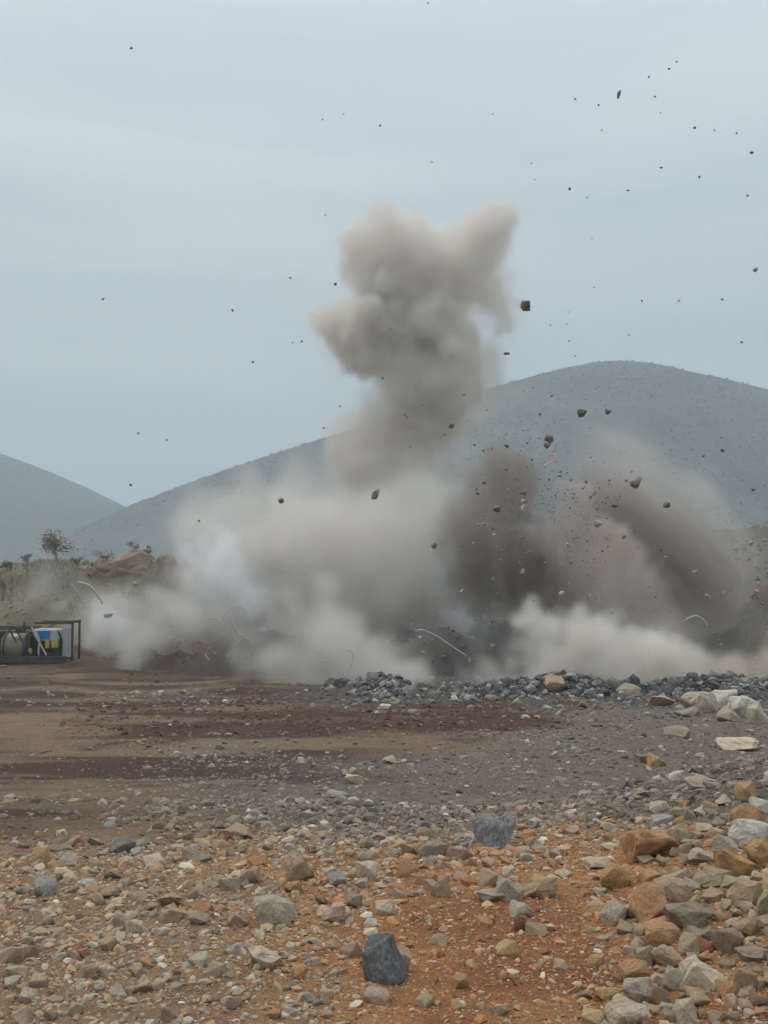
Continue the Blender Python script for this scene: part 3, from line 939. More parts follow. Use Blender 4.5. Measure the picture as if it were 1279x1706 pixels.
for t in SMALLFLY.replace('\n', '').split(','):
    px, py, s = (float(q) for q in t.split())
    hazy = 648 + abs(px - 1040) * .25
    if px < 560 and py < 900:
        lab, grp, sh = 'tiny dark stone flying over the open sky beside the dust column', 'tiny stones over the open sky', 'd'
    elif py < hazy:
        lab, grp, sh = 'tiny dark stone flying high against the pale sky above the hill', 'tiny stones high above the hill', 'd'
    elif 690 < px < 960 and py > 800:
        lab, grp, sh = 'small stone flying in front of the dark dust fan', 'small stones before the dark dust', rng.choice(['l', 'g', 'd', 'l'])
    elif py > 860:
        lab, grp, sh = 'small stone flying over the brown dust of the falling fan', 'small stones before the brown dust', rng.choice(['l', 'd', 'g'])
    else:
        lab, grp, sh = 'small dark stone flying in front of the hazy hillside', 'small stones before the hill', rng.choice(['d', 'd', 'g'])
    s *= .85 if sh == 'd' else 1.05
    o = fly(px, py, s * rng.uniform(.95, 1.3), s * rng.uniform(.6, .95), sh, rng.uniform(43, 49), lab, grp, rng.uniform(-.8, .8))
    d, lx, ly, nm = min((math.hypot(px - a, py - b), a, b, c) for a, b, c in LANDF)
    side = ('right of' if px > lx else 'left of') if abs(px - lx) > abs(py - ly) else ('below' if py > ly else 'above')
    flown.append((d, side, nm, {'d': 'dark', 'g': 'grey', 'l': 'pale'}[str(sh)], o))
seen_ = {}
for d, side, nm, cn, o in sorted(flown, key=lambda t_: t_[0]):
    i = seen_.get((cn, side, nm), 0)
    seen_[(cn, side, nm)] = i + 1
    o['label'] = f"{ORD[min(i, 13)]} tiny {cn} flying stone {side} {nm}"

# grit in the air, beyond counting
nd = 620
cxs = np.where(rng.random(nd) < .45, rng.normal(955, 38, nd), rng.normal(930, 75, nd))
cys = np.where(np.arange(nd) < nd * .5, rng.normal(835, 38, nd), rng.normal(915, 60, nd))
yy = rng.uniform(44, 52, nd)
pp = np.stack([at(a, b, c) for a, b, c in zip(cxs, cys, yy)])
rr = np.clip(rng.exponential(.55, nd) + .55, .5, 1.7) * yy / 1749.0
cc = np.where((rng.random(nd) < .25)[:, None], np.array([[.42, .40, .37]]), np.array([[.09, .085, .08]])) * rng.uniform(.8, 1.3, (nd, 1))
grit = pebble_cloud('airborne_grit', pp, rr, cc, 1.0, .3)
tag(grit, 'fine dark and pale grit thrown up above the brown dust', 'grit', kind='stuff')

# ------------------------------------------------------------------ ribbons and shock tubes
def tube_mesh(name, pts, r, seg=6, flat=1.0):
    pts = [Vector(p) for p in pts]
    v, f = [], []
    for i, p in enumerate(pts):
        t = (pts[min(i + 1, len(pts) - 1)] - pts[max(i - 1, 0)]).normalized()
        a = t.cross(Vector((0, 1, 0)))
        a = a.normalized() if a.length > 1e-4 else Vector((1, 0, 0))
        b = t.cross(a).normalized()
        taper = 1.0 if 0 < i < len(pts) - 1 else .4
        for k in range(seg):
            q = 2 * math.pi * k / seg
            v.append(p + (a * math.cos(q) + b * math.sin(q) * flat) * r * taper)
    for i in range(len(pts) - 1):
        for k in range(seg):
            f.append([i * seg + k, i * seg + (k + 1) % seg, (i + 1) * seg + (k + 1) % seg, (i + 1) * seg + k])
    return mesh_np(name, [list(q) for q in v], f, None, True)


def spline(pix, y, n=9, wob=0.0):
    p = np.array([at(a, b, y + wob * i) for i, (a, b) in enumerate(pix)])
    outp = []
    for i in range(len(p) - 1):
        p0, p1, p2, p3 = p[max(i - 1, 0)], p[i], p[i + 1], p[min(i + 2, len(p) - 1)]
        for t in np.linspace(0, 1, n, endpoint=(i == len(p) - 2)):
            outp.append(.5 * (2 * p1 + (p2 - p0) * t + (2 * p0 - 5 * p1 + 4 * p2 - p3) * t * t + (3 * p1 - p0 - 3 * p2 + p3) * t ** 3))
    return outp


M_TUBE = flat_mat('pale_plastic_tube', (.55, .54, .50), .6)
M_PINK = flat_mat('pink_ribbon', (.80, .52, .55), .6)
for pix, y, rpx, lab in [
    ([(118, 973), (128, 984), (136, 999), (142, 1004)], 52, 1.1, 'thin white shock tube arc, inner one beside the bank'),
    ([(128, 970), (148, 975), (160, 988), (171, 1006)], 52, 1.8, 'broad white shock tube arc, outer one beside the bank'),
    ([(341, 1032), (352, 1029), (362, 1033), (366, 1041)], 47, 0.9, 'short white shock tube arc over the dusty heaps'),
    ([(366, 1038), (374, 1022), (388, 1010), (402, 1012), (410, 1023)], 47.5, 0.8, 'large white shock tube loop over the dusty heaps'),
    ([(385, 1035), (393, 1048), (403, 1060)], 47, 1.2, 'short straight white shock tube below the large loop'),
    ([(577, 1083), (585, 1085), (588, 1098), (581, 1116)], 43, 0.9, 'white shock tube curling down beside the pale dust'),
    ([(692, 1052), (702, 1049), (728, 1060), (756, 1079), (778, 1093)], 45, 0.9, 'long white shock tube hanging across the dark heap'),
    ([(341, 1090), (348, 1100)], 47, 1.0, 'tiny white piece of tube beside the low heap'),
    ([(1141, 1033), (1158, 1026), (1174, 1034), (1178, 1044)], 50, 1.0, 'white shock tube arc at the foot of the rubble bank'),
]:
    o = link('shock_tube', tube_mesh('shock_tube', spline(pix, y, wob=.06), rpx * y / 1749.0))
    o.data.materials.append(M_TUBE)
    tag(o, lab, 'tube', 'white shock tubes thrown up by the blast')
rib = link('ribbon', tube_mesh('ribbon', spline([(906, 776), (914, 772), (923, 766), (924, 759), (917, 757), (911, 763)], 45, wob=.02), 1.4 * 45 / 1749.0, 6, .4))
rib.data.materials.append(M_PINK)
tag(rib, 'pink curled ribbon flying in front of the hill', 'ribbon')
clod = put_stone('stone', 180, 1024, 17, 9, 'white', 'small white fragment glinting in the smoke beside the bank', 'stone', None)
clod.location = at(180, 1024, 55)
clod.scale = (.24, .2, .13)

# ------------------------------------------------------------------ machine at the picture edge
def box(name, lo, hi, mat, parent, bev=0.015, rot=None):
    bm = bmesh.new()
    bmesh.ops.create_cube(bm, size=1.0)
    c = [(a + b) / 2 for a, b in zip(lo, hi)]; d = [b - a for a, b in zip(lo, hi)]
    for v in bm.verts:
        v.co = [v.co[i] * d[i] for i in range(3)]
    if bev:
        bmesh.ops.bevel(bm, geom=list(bm.edges), offset=min(bev, min(d) * .3), segments=1, affect='EDGES')
    me = bpy.data.meshes.new(name); bm.to_mesh(me); bm.free()
    me.materials.append(mat)
    o = link(name, me, parent, c)
    if rot:
        o.rotation_euler = rot
    return o


def lathe(name, prof_, mat, parent, loc, axis='X', seg=28):
    v, f = [], []
    for a, r in prof_:
        for k in range(seg):
            q = 2 * math.pi * k / seg
            p = (a, r * math.cos(q), r * math.sin(q))
            v.append(p if axis == 'X' else ((p[1], a, p[2]) if axis == 'Y' else (p[1], p[2], a)))
    for i in range(len(prof_) - 1):
        for k in range(seg):
            f.append([i * seg + k, i * seg + (k + 1) % seg, (i + 1) * seg + (k + 1) % seg, (i + 1) * seg + k])
    me = mesh_np(name, v, f, None, True)
    bm = bmesh.new(); bm.from_mesh(me); bmesh.ops.recalc_face_normals(bm, faces=bm.faces); bm.to_mesh(me); bm.free()
    me.materials.append(mat)
    return link(name, me, parent, loc)


M_IRON = flat_mat('dark_iron', (.075, .078, .068), .8, 0, (3, 20), (.5, .3))
M_TANK = flat_mat('dusty_brown_tank', (.22, .18, .135), .38, 0.1, (2, 14), (.25, .15), .1)
M_BLUE = flat_mat('blue_panel', (.03, .20, .52), .5)
M_YELL = flat_mat('yellow_paint', (.50, .38, .12), .6)
M_SHEET = flat_mat('pale_sheet', (.48, .48, .47), .6)
M_RUBBER = flat_mat('rubber', (.025, .025, .025), .85)
gx = at(55, 1112, 55)
mach = bpy.data.objects.new('quarry_machine', None); COL.objects.link(mach)
my = 55.0
mz = float(ground_z(np.array([gx[0]]), np.array([my]))[0])
mach.location = (gx[0], my, mz)
tag(mach, 'dark quarry machine with brown tank, blue panel and open frame at the picture edge', 'machine')
q = 55.0 / 1749.0                                   # metres per picture pixel there
mx_ = lambda px: (px - 55) * q
mzz = lambda py: (1112 - py) * q
lathe('tank', [(-.02, .0), (0.0, .35), (.06, .58), (.16, .74), (1.30, .74), (1.40, .58), (1.46, .35), (1.48, 0)], M_TANK, mach, (mx_(6), -.1, mzz(1086)))
lathe('tank', [(-.02, .0), (0.0, .3), (.06, .5), (1.0, .5), (1.06, .3), (1.08, 0)], M_TANK, mach, (mx_(-45), .1, mzz(1084)))
box('skid', (mx_(-60), -.75, .18), (mx_(114), .75, .36), M_IRON, mach)
box('engine_block', (mx_(56), -.35, .36), (mx_(106), .6, mzz(1072)), M_IRON, mach, .05)
box('engine_cowl', (mx_(60), -.5, mzz(1076)), (mx_(100), .5, mzz(1056)), M_SHEET, mach, .06)
box('blue_panel', (mx_(67), -.58, mzz(1071)), (mx_(87), -.52, mzz(1058)), M_BLUE, mach, .01)
box('yellow_canister', (mx_(80), -.62, mzz(1087)), (mx_(87), -.40, mzz(1073)), M_YELL, mach, .03)
box('yellow_canister', (mx_(90), -.62, mzz(1086)), (mx_(101), -.40, mzz(1072)), M_YELL, mach, .03)
box('yellow_canister', (mx_(54), -.72, mzz(1096)), (mx_(60), -.60, mzz(1086)), M_YELL, mach, .03)
box('side_sheet', (mx_(106), -.30, mzz(1102)), (mx_(122), -.26, mzz(1053)), M_SHEET, mach, .01)
for a, b, yv in ((124.5, 1042, -.55), (124.5, 1042, .7), (3, 1055, -.72), (-58, 1050, -.7), (-58, 1050, .7)):
    box('frame_post', (mx_(a) - .05, yv - .05, .0 if a > 100 else .2), (mx_(a) + .05, yv + .05, mzz(b)), M_IRON, mach, .01)
for yv in (-.55, .7):
    box('roof_rail', (mx_(62), yv - .045, mzz(1047)), (mx_(127), yv + .045, mzz(1043.5)), M_IRON, mach, .01)
    box('roof_rail', (mx_(-60), yv - .045, mzz(1056)), (mx_(60), yv + .045, mzz(1052.5)), M_IRON, mach, .01)
for a in (70, 98):
    box('roof_rail', (mx_(a) - .04, -.5, mzz(1046.6)), (mx_(a) + .04, .65, mzz(1044)), M_IRON, mach, .01)
for a, b in ((34, -.35), (45, -.35), (72, -.05)):
    box('brace', (mx_(a) - .05, -.79, .35), (mx_(a) + .03, -.72, mzz(1048)), M_IRON if a != 72 else M_SHEET, mach, .01, (0, -.5, 0))
lathe('exhaust_stack', [(0, .0), (0, .07), (.55, .07), (.55, .05), (.5, .0)], M_IRON, mach, (mx_(38), .1, mzz(1062)), 'Z', 12)
lathe('air_filter', [(0, .0), (0, .16), (.3, .16), (.36, .1), (.36, .0)], M_IRON, mach, (mx_(28), .2, mzz(1064)), 'Z', 16)
box('engine_housing', (mx_(-62), .35, .36), (mx_(58), .95, mzz(1060)), M_IRON, mach, .06)
box('track_skirt', (mx_(-62), -.82, .02), (mx_(116), -.70, .42), M_IRON, mach, .03)
box('end_plate', (mx_(52), -.66, .36), (mx_(56), .5, mzz(1064)), M_IRON, mach, .02)
for a0, z0 in ((60, 1064), (66, 1060), (102, 1058)):
    hp_ = [Vector((mx_(a0) + .30 * t_ + .1 * math.sin(t_ * 5), -.72 - .05 * math.sin(t_ * 3), mzz(z0) * (1 - t_) + .4 * t_)) for t_ in np.linspace(0, 1, 9)]
    ho = link('hose', tube_mesh('hose', hp_, .05, 8), mach); ho.data.materials.append(M_RUBBER if a0 != 66 else M_SHEET)
for a0 in (14, 48):
    st_ = lathe('tank_strap', [(-.05, .745), (-.05, .775), (.05, .775), (.05, .745)], M_IRON, mach, (mx_(a0), -.1, mzz(1086)))

# ------------------------------------------------------------------ rock outcrop, tree and brush on the bank
oc = rock_mesh('rock_outcrop', 911, 30, 0.04, 4, 2.2, 0.2)
oc.materials.append(M_STONE)
out_spec = [
    (222, 962, 130, 84, 91, (.25, .175, .125), 'broad brown rock outcrop on the bank behind the smoke'),
    (277, 956, 46, 62, 89, (.21, .135, .095), 'dark brown rock knob at the end of the bank'),
    (180, 958, 52, 52, 90, (.24, .175, .125), 'low brown rock beside the broad outcrop'),
]
for i, (px, py, wp, hp, y, c, lab) in enumerate(out_spec):
    p = at(px, py, y)
    o = link('rock_outcrop', oc if i == 0 else BIG[3 + i], loc=p)
    s = y / 1749.0
    o.scale = (wp * s * .52, wp * s * .4, hp * s * .55)
    o.rotation_euler = (.1, -.08, .4 + i)
    o.color = (*c, 1)
    tag(o, lab, 'rock', 'rock outcrops of the bank')


def blades(name, pts, hgt, wid, lean, col, mat):
    """upright dry stems: thin tapering three-sided blades"""
    n_ = len(pts)
    a = rng.uniform(0, 2 * math.pi, n_)
    d = np.stack([np.cos(a), np.sin(a), np.zeros(n_)], -1)
    s_ = np.stack([-np.sin(a), np.cos(a), np.zeros(n_)], -1)
    tip = pts + np.stack([np.zeros(n_), np.zeros(n_), hgt], -1) + d * (hgt * lean)[:, None]
    v = np.stack([pts - s_ * wid[:, None], pts + s_ * wid[:, None], pts + d * wid[:, None] * 1.5, tip], 1)
    f = np.array([[0, 1, 3], [1, 2, 3], [2, 0, 3]])
    f = (f[None] + (np.arange(n_) * 4)[:, None, None]).reshape(-1, 3)
    me = mesh_np(name, v.reshape(-1, 3), f, np.repeat(col, 4, axis=0))
    me.materials.append(mat)
    return me


n = 9000
bx_, by_ = rng.uniform(-44, -15.5, n), rng.uniform(83, 99, n)
bz_ = ground_z(bx_, by_)
cl = fbm2(bx_ * .6, by_ * .6, 91, 3)
k = cl > rng.uniform(.42, .62, n)
bx_, by_, bz_ = bx_[k], by_[k], bz_[k]
h_ = rng.uniform(.12, .55, len(bx_))
cg = np.array([[.25, .19, .115], [.18, .145, .085], [.13, .115, .065], [.28, .22, .15]])[rng.integers(4, size=len(bx_))] * rng.uniform(.7, 1.2, (len(bx_), 1))
gr = link('dry_grass', blades('dry_grass', np.stack([bx_, by_, bz_ - .05], -1), h_, h_ * .14, rng.uniform(.2, 1.1, len(bx_)), cg, M_BUSH))
tag(gr, 'dry grass and weeds on the earth bank behind the machine', 'grass', kind='stuff')
M_BARK = flat_mat('dry_bark', (.20, .165, .13), .9)


def branch_mesh(name, base, hgt, seed, spread, r0, nb):
    rg = np.random.default_rng(seed)
    segs, tips = [], []
    trunk = [Vector((0, 0, 0)), Vector((.05 * hgt, 0, .35 * hgt)), Vector((-.04 * hgt, .02, .62 * hgt)), Vector((0, .03, .8 * hgt))]
    segs.append((trunk, r0))
    for b in range(nb):
        t = rg.uniform(.3, 1.0)
        i = min(int(t * 3), 2)
        st = trunk[i].lerp(trunk[i + 1], t * 3 - i if t < 1 else 1)
        a = rg.uniform(0, 6.28)
        e = st + Vector((math.cos(a) * spread, math.sin(a) * spread, rg.uniform(.15, .42))) * hgt * rg.uniform(.35, .75)
        m = st.lerp(e, .5) + Vector((0, 0, .05 * hgt))
        segs.append(([st, m, e], r0 * .4))
        tips += [e, m.lerp(e, .5), m]
    vs, fs = [], []
    for pts, r in segs:
        me = tube_mesh('t', pts, r, 5)
        o_ = len(vs)
        for i, v in enumerate(me.vertices):
            vs.append(v.co[:])
        for p_ in me.polygons:
            fs.append([o_ + j for j in p_.vertices])
        bpy.data.meshes.remove(me)
    return mesh_np(name, vs, fs, None, True), tips


def leaf_mesh(name, tips, hgt, nleaf, size, col, seed):
    rg = np.random.default_rng(seed)
    t = np.array([list(x) for x in tips])[rg.integers(len(tips), size=nleaf)]
    p = t + rg.normal(size=(nleaf, 3)) * hgt * .085
    a = rg.normal(size=(nleaf, 3)); a /= np.linalg.norm(a, axis=1, keepdims=True)
    b = np.cross(a, rg.normal(size=(nleaf, 3))); b /= np.linalg.norm(b, axis=1, keepdims=True)
    s = size * rg.uniform(.6, 1.4, (nleaf, 1))
    v = np.stack([p - a * s, p + b * s * .5, p + a * s, p - b * s * .5], 1)
    f = np.arange(nleaf * 4).reshape(-1, 4)
    c = np.repeat(np.array(col) * rg.uniform(.6, 1.35, (nleaf, 1)), 4, axis=0)
    return mesh_np(name, v.reshape(-1, 3), f, c)


for px, py, hp, y, kind, lab, colr, nl in [
    (90, 950, 62, 89, 'tree', 'small leaning dry tree with a sparse tan crown on the bank', (.24, .185, .125), 900),
    (46, 946, 22, 90, 'shrub', 'dark shrub on the bank nearest the picture edge', (.085, .085, .05), 300),
    (176, 944, 26, 90, 'shrub', 'dark shrub between the dry tree and the rock outcrop', (.09, .085, .05), 300),
    (222, 921, 20, 91, 'shrub', 'wispy shrub on top of the rock outcrop', (.13, .11, .07), 160),
    (245, 926, 15, 91, 'shrub', 'low brown shrub behind the rock knob', (.16, .12, .08), 180),
    (128, 950, 20, 90, 'shrub', 'low shrub just beside the dry tree', (.12, .11, .06), 240),
    (12, 956, 20, 90, 'shrub', 'low shrub at the very edge of the picture on the bank', (.13, .115, .07), 240),
]:
    p = at(px, py, y)
    p[2] = min(p[2], float(ground_z(np.array([p[0]]), np.array([y]))[0]) + 2.2) if px > 200 and px < 260 else float(ground_z(np.array([p[0]]), np.array([float(y)]))[0]) - .05
    hgt = (930 - (py - hp)) / 1749.0 * y + CAMZ - p[2]
    hgt = max(hgt, hp * y / 1749.0 * .6)
    t_ = bpy.data.objects.new('dry_tree' if kind == 'tree' else 'shrub', None); COL.objects.link(t_)
    t_.location = p
    sd_ = int(px) + 5
    bmh, tips = branch_mesh('trunk', None, hgt, sd_, .42 if kind == 'tree' else .8, hgt * (.03 if kind == 'tree' else .018), 11 if kind == 'tree' else 9)
    tr = link('trunk', bmh, t_); bmh.materials.append(M_BARK)
    if kind == 'tree':
        tips = [t for t in tips if t.z > hgt * .55]
        t_.rotation_euler[1] = .06
    lm = leaf_mesh('crown', tips, hgt, nl, 0.10 if kind == 'tree' else .07, colr, sd_)
    lm.materials.append(M_BUSH)
    link('crown', lm, t_)
    tag(t_, lab, kind, 'shrubs on the bank' if kind == 'shrub' else None)

# ------------------------------------------------------------------ dust and smoke: real volumes on grids
def up(n_, wl, vox, rg_axis):
    """B-spline weights from a coarse lattice of wavelength wl to n_ voxels"""
    x = np.arange(n_) * vox / wl + 1.0
    m = int(math.ceil(n_ * vox / wl)) + 4
    i = np.floor(x).astype(int); f = x - i
    W = np.zeros((n_, m), np.float32)
    r_ = np.arange(n_)
    for k, wgt in enumerate(((1 - f) ** 3 / 6, (3 * f ** 3 - 6 * f ** 2 + 4) / 6, (-3 * f ** 3 + 3 * f ** 2 + 3 * f + 1) / 6, f ** 3 / 6)):
        W[r_, i - 1 + k] += wgt
    return W


def fbm_grid(shape, vox, wl, octs, seed, gain=0.55):
    rg = np.random.default_rng(seed)
    tot = np.zeros(shape, np.float32); a = 1.0; s = 0.0
    for o_ in range(octs):
        if wl < vox * 1.6:
            break
        Ws = [up(n_, wl, vox, rg) for n_ in shape]
        g = rg.normal(size=tuple(W.shape[1] for W in Ws)).astype(np.float32)
        g = np.tensordot(Ws[0], g, (1, 0))
        g = np.moveaxis(np.tensordot(Ws[1], g, (1, 1)), 0, 1)
        g = np.moveaxis(np.tensordot(Ws[2], g, (1, 2)), 0, 2)
        tot += a * g / 0.33
        s += a * a; a *= gain; wl *= 0.5
    return tot / math.sqrt(s)                 # roughly unit variance, zero mean


def lobes(spec, y, jit, kids, seed, kr=(.34, .55)):
    """spheres given by picture position and radius at distance y, with smaller billows over their surfaces"""
    rg = np.random.default_rng(seed)
    out_ = []
    for px, py, r in spec:
        yy_ = y + rg.uniform(-jit, jit)
        c = at(px, py, yy_); R0 = r * y / 1749.0
        out_.append((c, R0))
        for _ in range(kids):
            d = rg.normal(size=3); d /= np.linalg.norm(d)
            R1 = R0 * rg.uniform(*kr)
            c1 = c + d * (R0 - R1 * .35)
            out_.append((c1, R1))
            for _ in range(2):
                e = rg.normal(size=3); e /= np.linalg.norm(e)
                R2 = R1 * rg.uniform(.35, .5)
                out_.append((c1 + e * (R1 - R2 * .3), R2))
    return out_


def grid_for(lo, hi, vox):
    n_ = [int(math.ceil((hi[i] - lo[i]) / vox)) + 1 for i in range(3)]
    ax = [lo[i] + np.arange(n_[i], dtype=np.float32) * vox for i in range(3)]
    return ax, n_, [lo[i] + (n_[i] - 1) * vox for i in range(3)]


def sphere_field(sph, ax, shape):
    f = np.full(shape, -3.0, np.float32)
    vox = ax[0][1] - ax[0][0]
    for c, r in sph:
        sl = []
        for i in range(3):
            a = int(np.searchsorted(ax[i], c[i] - r - 3.0)); b = int(np.searchsorted(ax[i], c[i] + r + 3.0))
            sl.append(slice(a, b))
        if any(s.stop <= s.start for s in sl):
            continue
        d = np.sqrt(((ax[0][sl[0]] - c[0]) ** 2)[:, None, None] + ((ax[1][sl[1]] - c[1]) ** 2)[None, :, None] + ((ax[2][sl[2]] - c[2]) ** 2)[None, None, :])
        f[tuple(sl)] = np.maximum(f[tuple(sl)], (r - d))        # signed distance in metres, inside positive
    return f


def volume_object(name, label, lo, hi, dens, colour, aniso=0.0, mult=1.0):
    nx_, ny_, nz_ = dens.shape
    me = bpy.data.meshes.new('density'); me.vertices.add(nx_ * ny_ * nz_)
    a = me.attributes.new('d', 'FLOAT', 'POINT')
    a.data.foreach_set('value', np.ascontiguousarray(dens.transpose(2, 1, 0)).ravel().astype(np.float32))
    src = bpy.data.objects.new('density', me)              # data only, never linked into the scene
    v = bpy.data.volumes.new(name)
    o = link(name, v)
    g = bpy.data.node_groups.new(name, 'GeometryNodeTree')
    g.interface.new_socket('Geometry', in_out='INPUT', socket_type='NodeSocketGeometry')
    g.interface.new_socket('Geometry', in_out='OUTPUT', socket_type='NodeSocketGeometry')
    N_, L_ = g.nodes.new, g.links.new
    go = N_('NodeGroupOutput'); oi = N_('GeometryNodeObjectInfo'); oi.inputs['Object'].default_value = src
    na_ = N_('GeometryNodeInputNamedAttribute'); na_.data_type = 'FLOAT'; na_.inputs['Name'].default_value = 'd'
    si = N_('GeometryNodeSampleIndex'); si.data_type = 'FLOAT'; si.domain = 'POINT'; si.clamp = True
    L_(oi.outputs['Geometry'], si.inputs['Geometry']); L_(na_.outputs['Attribute'], si.inputs['Value'])
    cur = N_('GeometryNodeInputPosition').outputs[0]
    for op, val in (('SUBTRACT', lo), ('DIVIDE', [(hi[i] - lo[i]) / (dens.shape[i] - 1) for i in range(3)]), ('ADD', (.5, .5, .5)), ('FLOOR', None)):
        m_ = N_('ShaderNodeVectorMath'); m_.operation = op
        L_(cur, m_.inputs[0])
        if val is not None:
            m_.inputs[1].default_value = val
        cur = m_.outputs[0]
    dt = N_('ShaderNodeVectorMath'); dt.operation = 'DOT_PRODUCT'
    L_(cur, dt.inputs[0]); dt.inputs[1].default_value = (1, nx_, nx_ * ny_)
    L_(dt.outputs['Value'], si.inputs['Index'])
    vc = N_('GeometryNodeVolumeCube')
    L_(si.outputs['Value'], vc.inputs['Density'])
    vc.inputs['Min'].default_value = lo; vc.inputs['Max'].default_value = hi
    for q_, t_ in zip('XYZ', (nx_, ny_, nz_)):
        vc.inputs['Resolution ' + q_].default_value = t_
    m = bpy.data.materials.new(name); m.use_nodes = True
    t = m.node_tree; t.nodes.clear()
    mo = t.nodes.new('ShaderNodeOutputMaterial'); pv = t.nodes.new('ShaderNodeVolumePrincipled')
    pv.inputs['Color'].default_value = (*colour, 1)
    pv.inputs['Density'].default_value = mult
    pv.inputs['Anisotropy'].default_value = aniso
    t.links.new(pv.outputs[0], mo.inputs['Volume'])
    sm = N_('GeometryNodeSetMaterial'); L_(vc.outputs[0], sm.inputs[0]); sm.inputs['Material'].default_value = m
    L_(sm.outputs[0], go.inputs[0])
    v.materials.append(m)
    o.modifiers.new('density', 'NODES').node_group = g
    tag(o, label, 'dust' if 'dust' in name else 'smoke', kind='stuff')
    return o


def puff_cloud(name, label, spec, y, colour, dens, vox=0.22, edge=0.8, jit=1.0, kids=6, noise=(2.4, 0.55), seed=1, erode=0.0, aniso=0.0, fade=None, halo=0.03, mod=1.0):
    """billowing cloud: spheres, billows on them, ragged by noise; edge is how many metres the rim takes to thicken"""
    sph = lobes(spec, y, jit, kids, seed)
    pad = 2.2
    lo = np.min([c - r * 1.25 - pad for c, r in sph], axis=0); hi = np.max([c + r * 1.25 + pad for c, r in sph], axis=0)
    lo[2] = max(lo[2], -5.2)
    ax, shp, hi = grid_for(lo, hi, vox)
    f = sphere_field(sph, ax, shp)
    nse = fbm_grid(shp, vox, noise[0], 6, seed + 50, .62)
    low = fbm_grid(shp, vox, noise[0] * 2.4, 4, seed + 90, .6)
    f = f + nse * noise[1] + low * noise[1] * .4 - erode
    d = sstep(0, edge, f) * dens * np.clip(1 + (0.5 * low + .35 * nse) * mod, .08, 2.2)
    d = d + halo * dens * sstep(-1.5, .6, f + nse * .5)
    if fade is not None:
        px_, py_ = project(ax[0][:, None, None], np.float32(y) + 0 * ax[1][None, :, None], ax[2][None, None, :])
        d = d * fade(px_, py_)
    for i in range(3):                         # nothing touches the grid's faces
        sl = [slice(None)] * 3
        for e in (0, -1):
            sl[i] = e; d[tuple(sl)] = 0
    return volume_object(name, label, [float(t) for t in lo], [float(t) for t in hi], d, colour, aniso)


def shaped_dust(name, label, pxbox, y, thick, colour, fn, vox=0.24, seed=1, aniso=0.0):
    """dust given as a density over picture position and depth offset, extruded into a real volume of that thickness"""
    x0, x1, y0, y1 = pxbox
    a, b = at(x0, y1, y), at(x1, y0, y)
    lo = [float(a[0]), y - thick, float(max(a[2], -5.2))]; hi = [float(b[0]), y + thick, float(b[2])]
    ax, shp, hi = grid_for(lo, hi, vox)
    U, V = project(ax[0][:, None, None], np.float32(y) + 0 * ax[1][None, :, None], ax[2][None, None, :])
    Wd = ((ax[1] - y) * 1749.0 / y)[None, :, None] + 0 * U          # depth offset in the same pixel unit
    U, V = np.broadcast_arrays(U, V)
    d = fn(U, V, Wd, shp, vox).astype(np.float32)
    for i in range(3):
        sl = [slice(None)] * 3
        for e in (0, -1):
            sl[i] = e; d[tuple(sl)] = 0
    return volume_object(name, label, lo, [float(t) for t in hi], d, colour, aniso)


# tall column
COLUMN = [(640, 412, 68), (690, 420, 60), (745, 422, 60), (800, 412, 62), (828, 372, 26), (580, 610, 22), (826, 430, 40), (622, 414, 60), (640, 398, 58), (650, 440, 68), (800, 385, 40), (668, 470, 62), (730, 480, 82), (800, 480, 60),
          (822, 515, 44), (842, 540, 26), (596, 570, 64), (645, 548, 68), (584, 545, 38), (630, 590, 50), (576, 458, 15), (722, 560, 88), (760, 590, 56), (690, 615, 72), (735, 635, 66), (700, 670, 68), (745, 660, 52), (665, 650, 52), (695, 720, 62), (725, 700, 56), (690, 765, 58)]
puff_cloud('rising_dust', 'tall grey-brown dust column with a billowing head above the blast', COLUMN, 76, (.955, .915, .855), .85, .18, 1.05, 1.0, 8, (1.6, .34), 11, halo=.02, mod=.6)
NECK = [(710, 640, 86), (780, 640, 30), (640, 690, 44), (610, 770, 50), (770, 770, 60), (695, 700, 72), (700, 760, 76), (690, 820, 84), (690, 880, 92), (640, 930, 90), (745, 790, 66), (640, 790, 56), (765, 725, 56), (640, 710, 36), (790, 690, 36)]
puff_cloud('trailing_dust', 'thin grey dust trailing down from the column head to the ground', NECK, 74, (.935, .895, .83), .42, .28, 2.4, 1.2, 5, (3.4, 1.0), 12, fade=lambda u, v: 1 - .35 * sstep(700, 860, v))
# wide pale cloud on the left
PALE = [(445, 855, 58), (520, 850, 72), (600, 885, 84), (470, 925, 95), (408, 905, 54), (575, 965, 98), (660, 965, 85), (520, 1015, 88), (440, 995, 72), (350, 1000, 56),
        (300, 1030, 48), (560, 1085, 62), (500, 1112, 56), (620, 1050, 44), (680, 905, 70), (545, 1125, 48), (470, 1125, 44), (720, 850, 55), (260, 1010, 40)]
puff_cloud('pale_dust', 'wide pale dust cloud rolling over the heaps', PALE, 62, (.935, .90, .845), .27, .26, 2.5, 2.2, 6, (3.0, 1.0), 13, halo=.07, fade=lambda u, v: .4 + .6 * sstep(800, 930, v))
FRONT = [(505, 1100, 44), (560, 1092, 44), (455, 1122, 32), (540, 1060, 46), (600, 1112, 34), (490, 1058, 40), (430, 1106, 28), (520, 1136, 30), (570, 1130, 30), (470, 1140, 22),
         (550, 1020, 44), (500, 1010, 40), (610, 1136, 22), (400, 1126, 20), (660, 1130, 24), (710, 1132, 26), (760, 1134, 26), (810, 1134, 28), (690, 1108, 26), (640, 1090, 30)]
puff_cloud('creeping_dust', 'pale dust creeping forward over the quarry floor in front of the heaps', FRONT, 46, (.94, .905, .85), .24, .20, 1.6, 3.0, 5, (1.9, .8), 24, halo=.10)
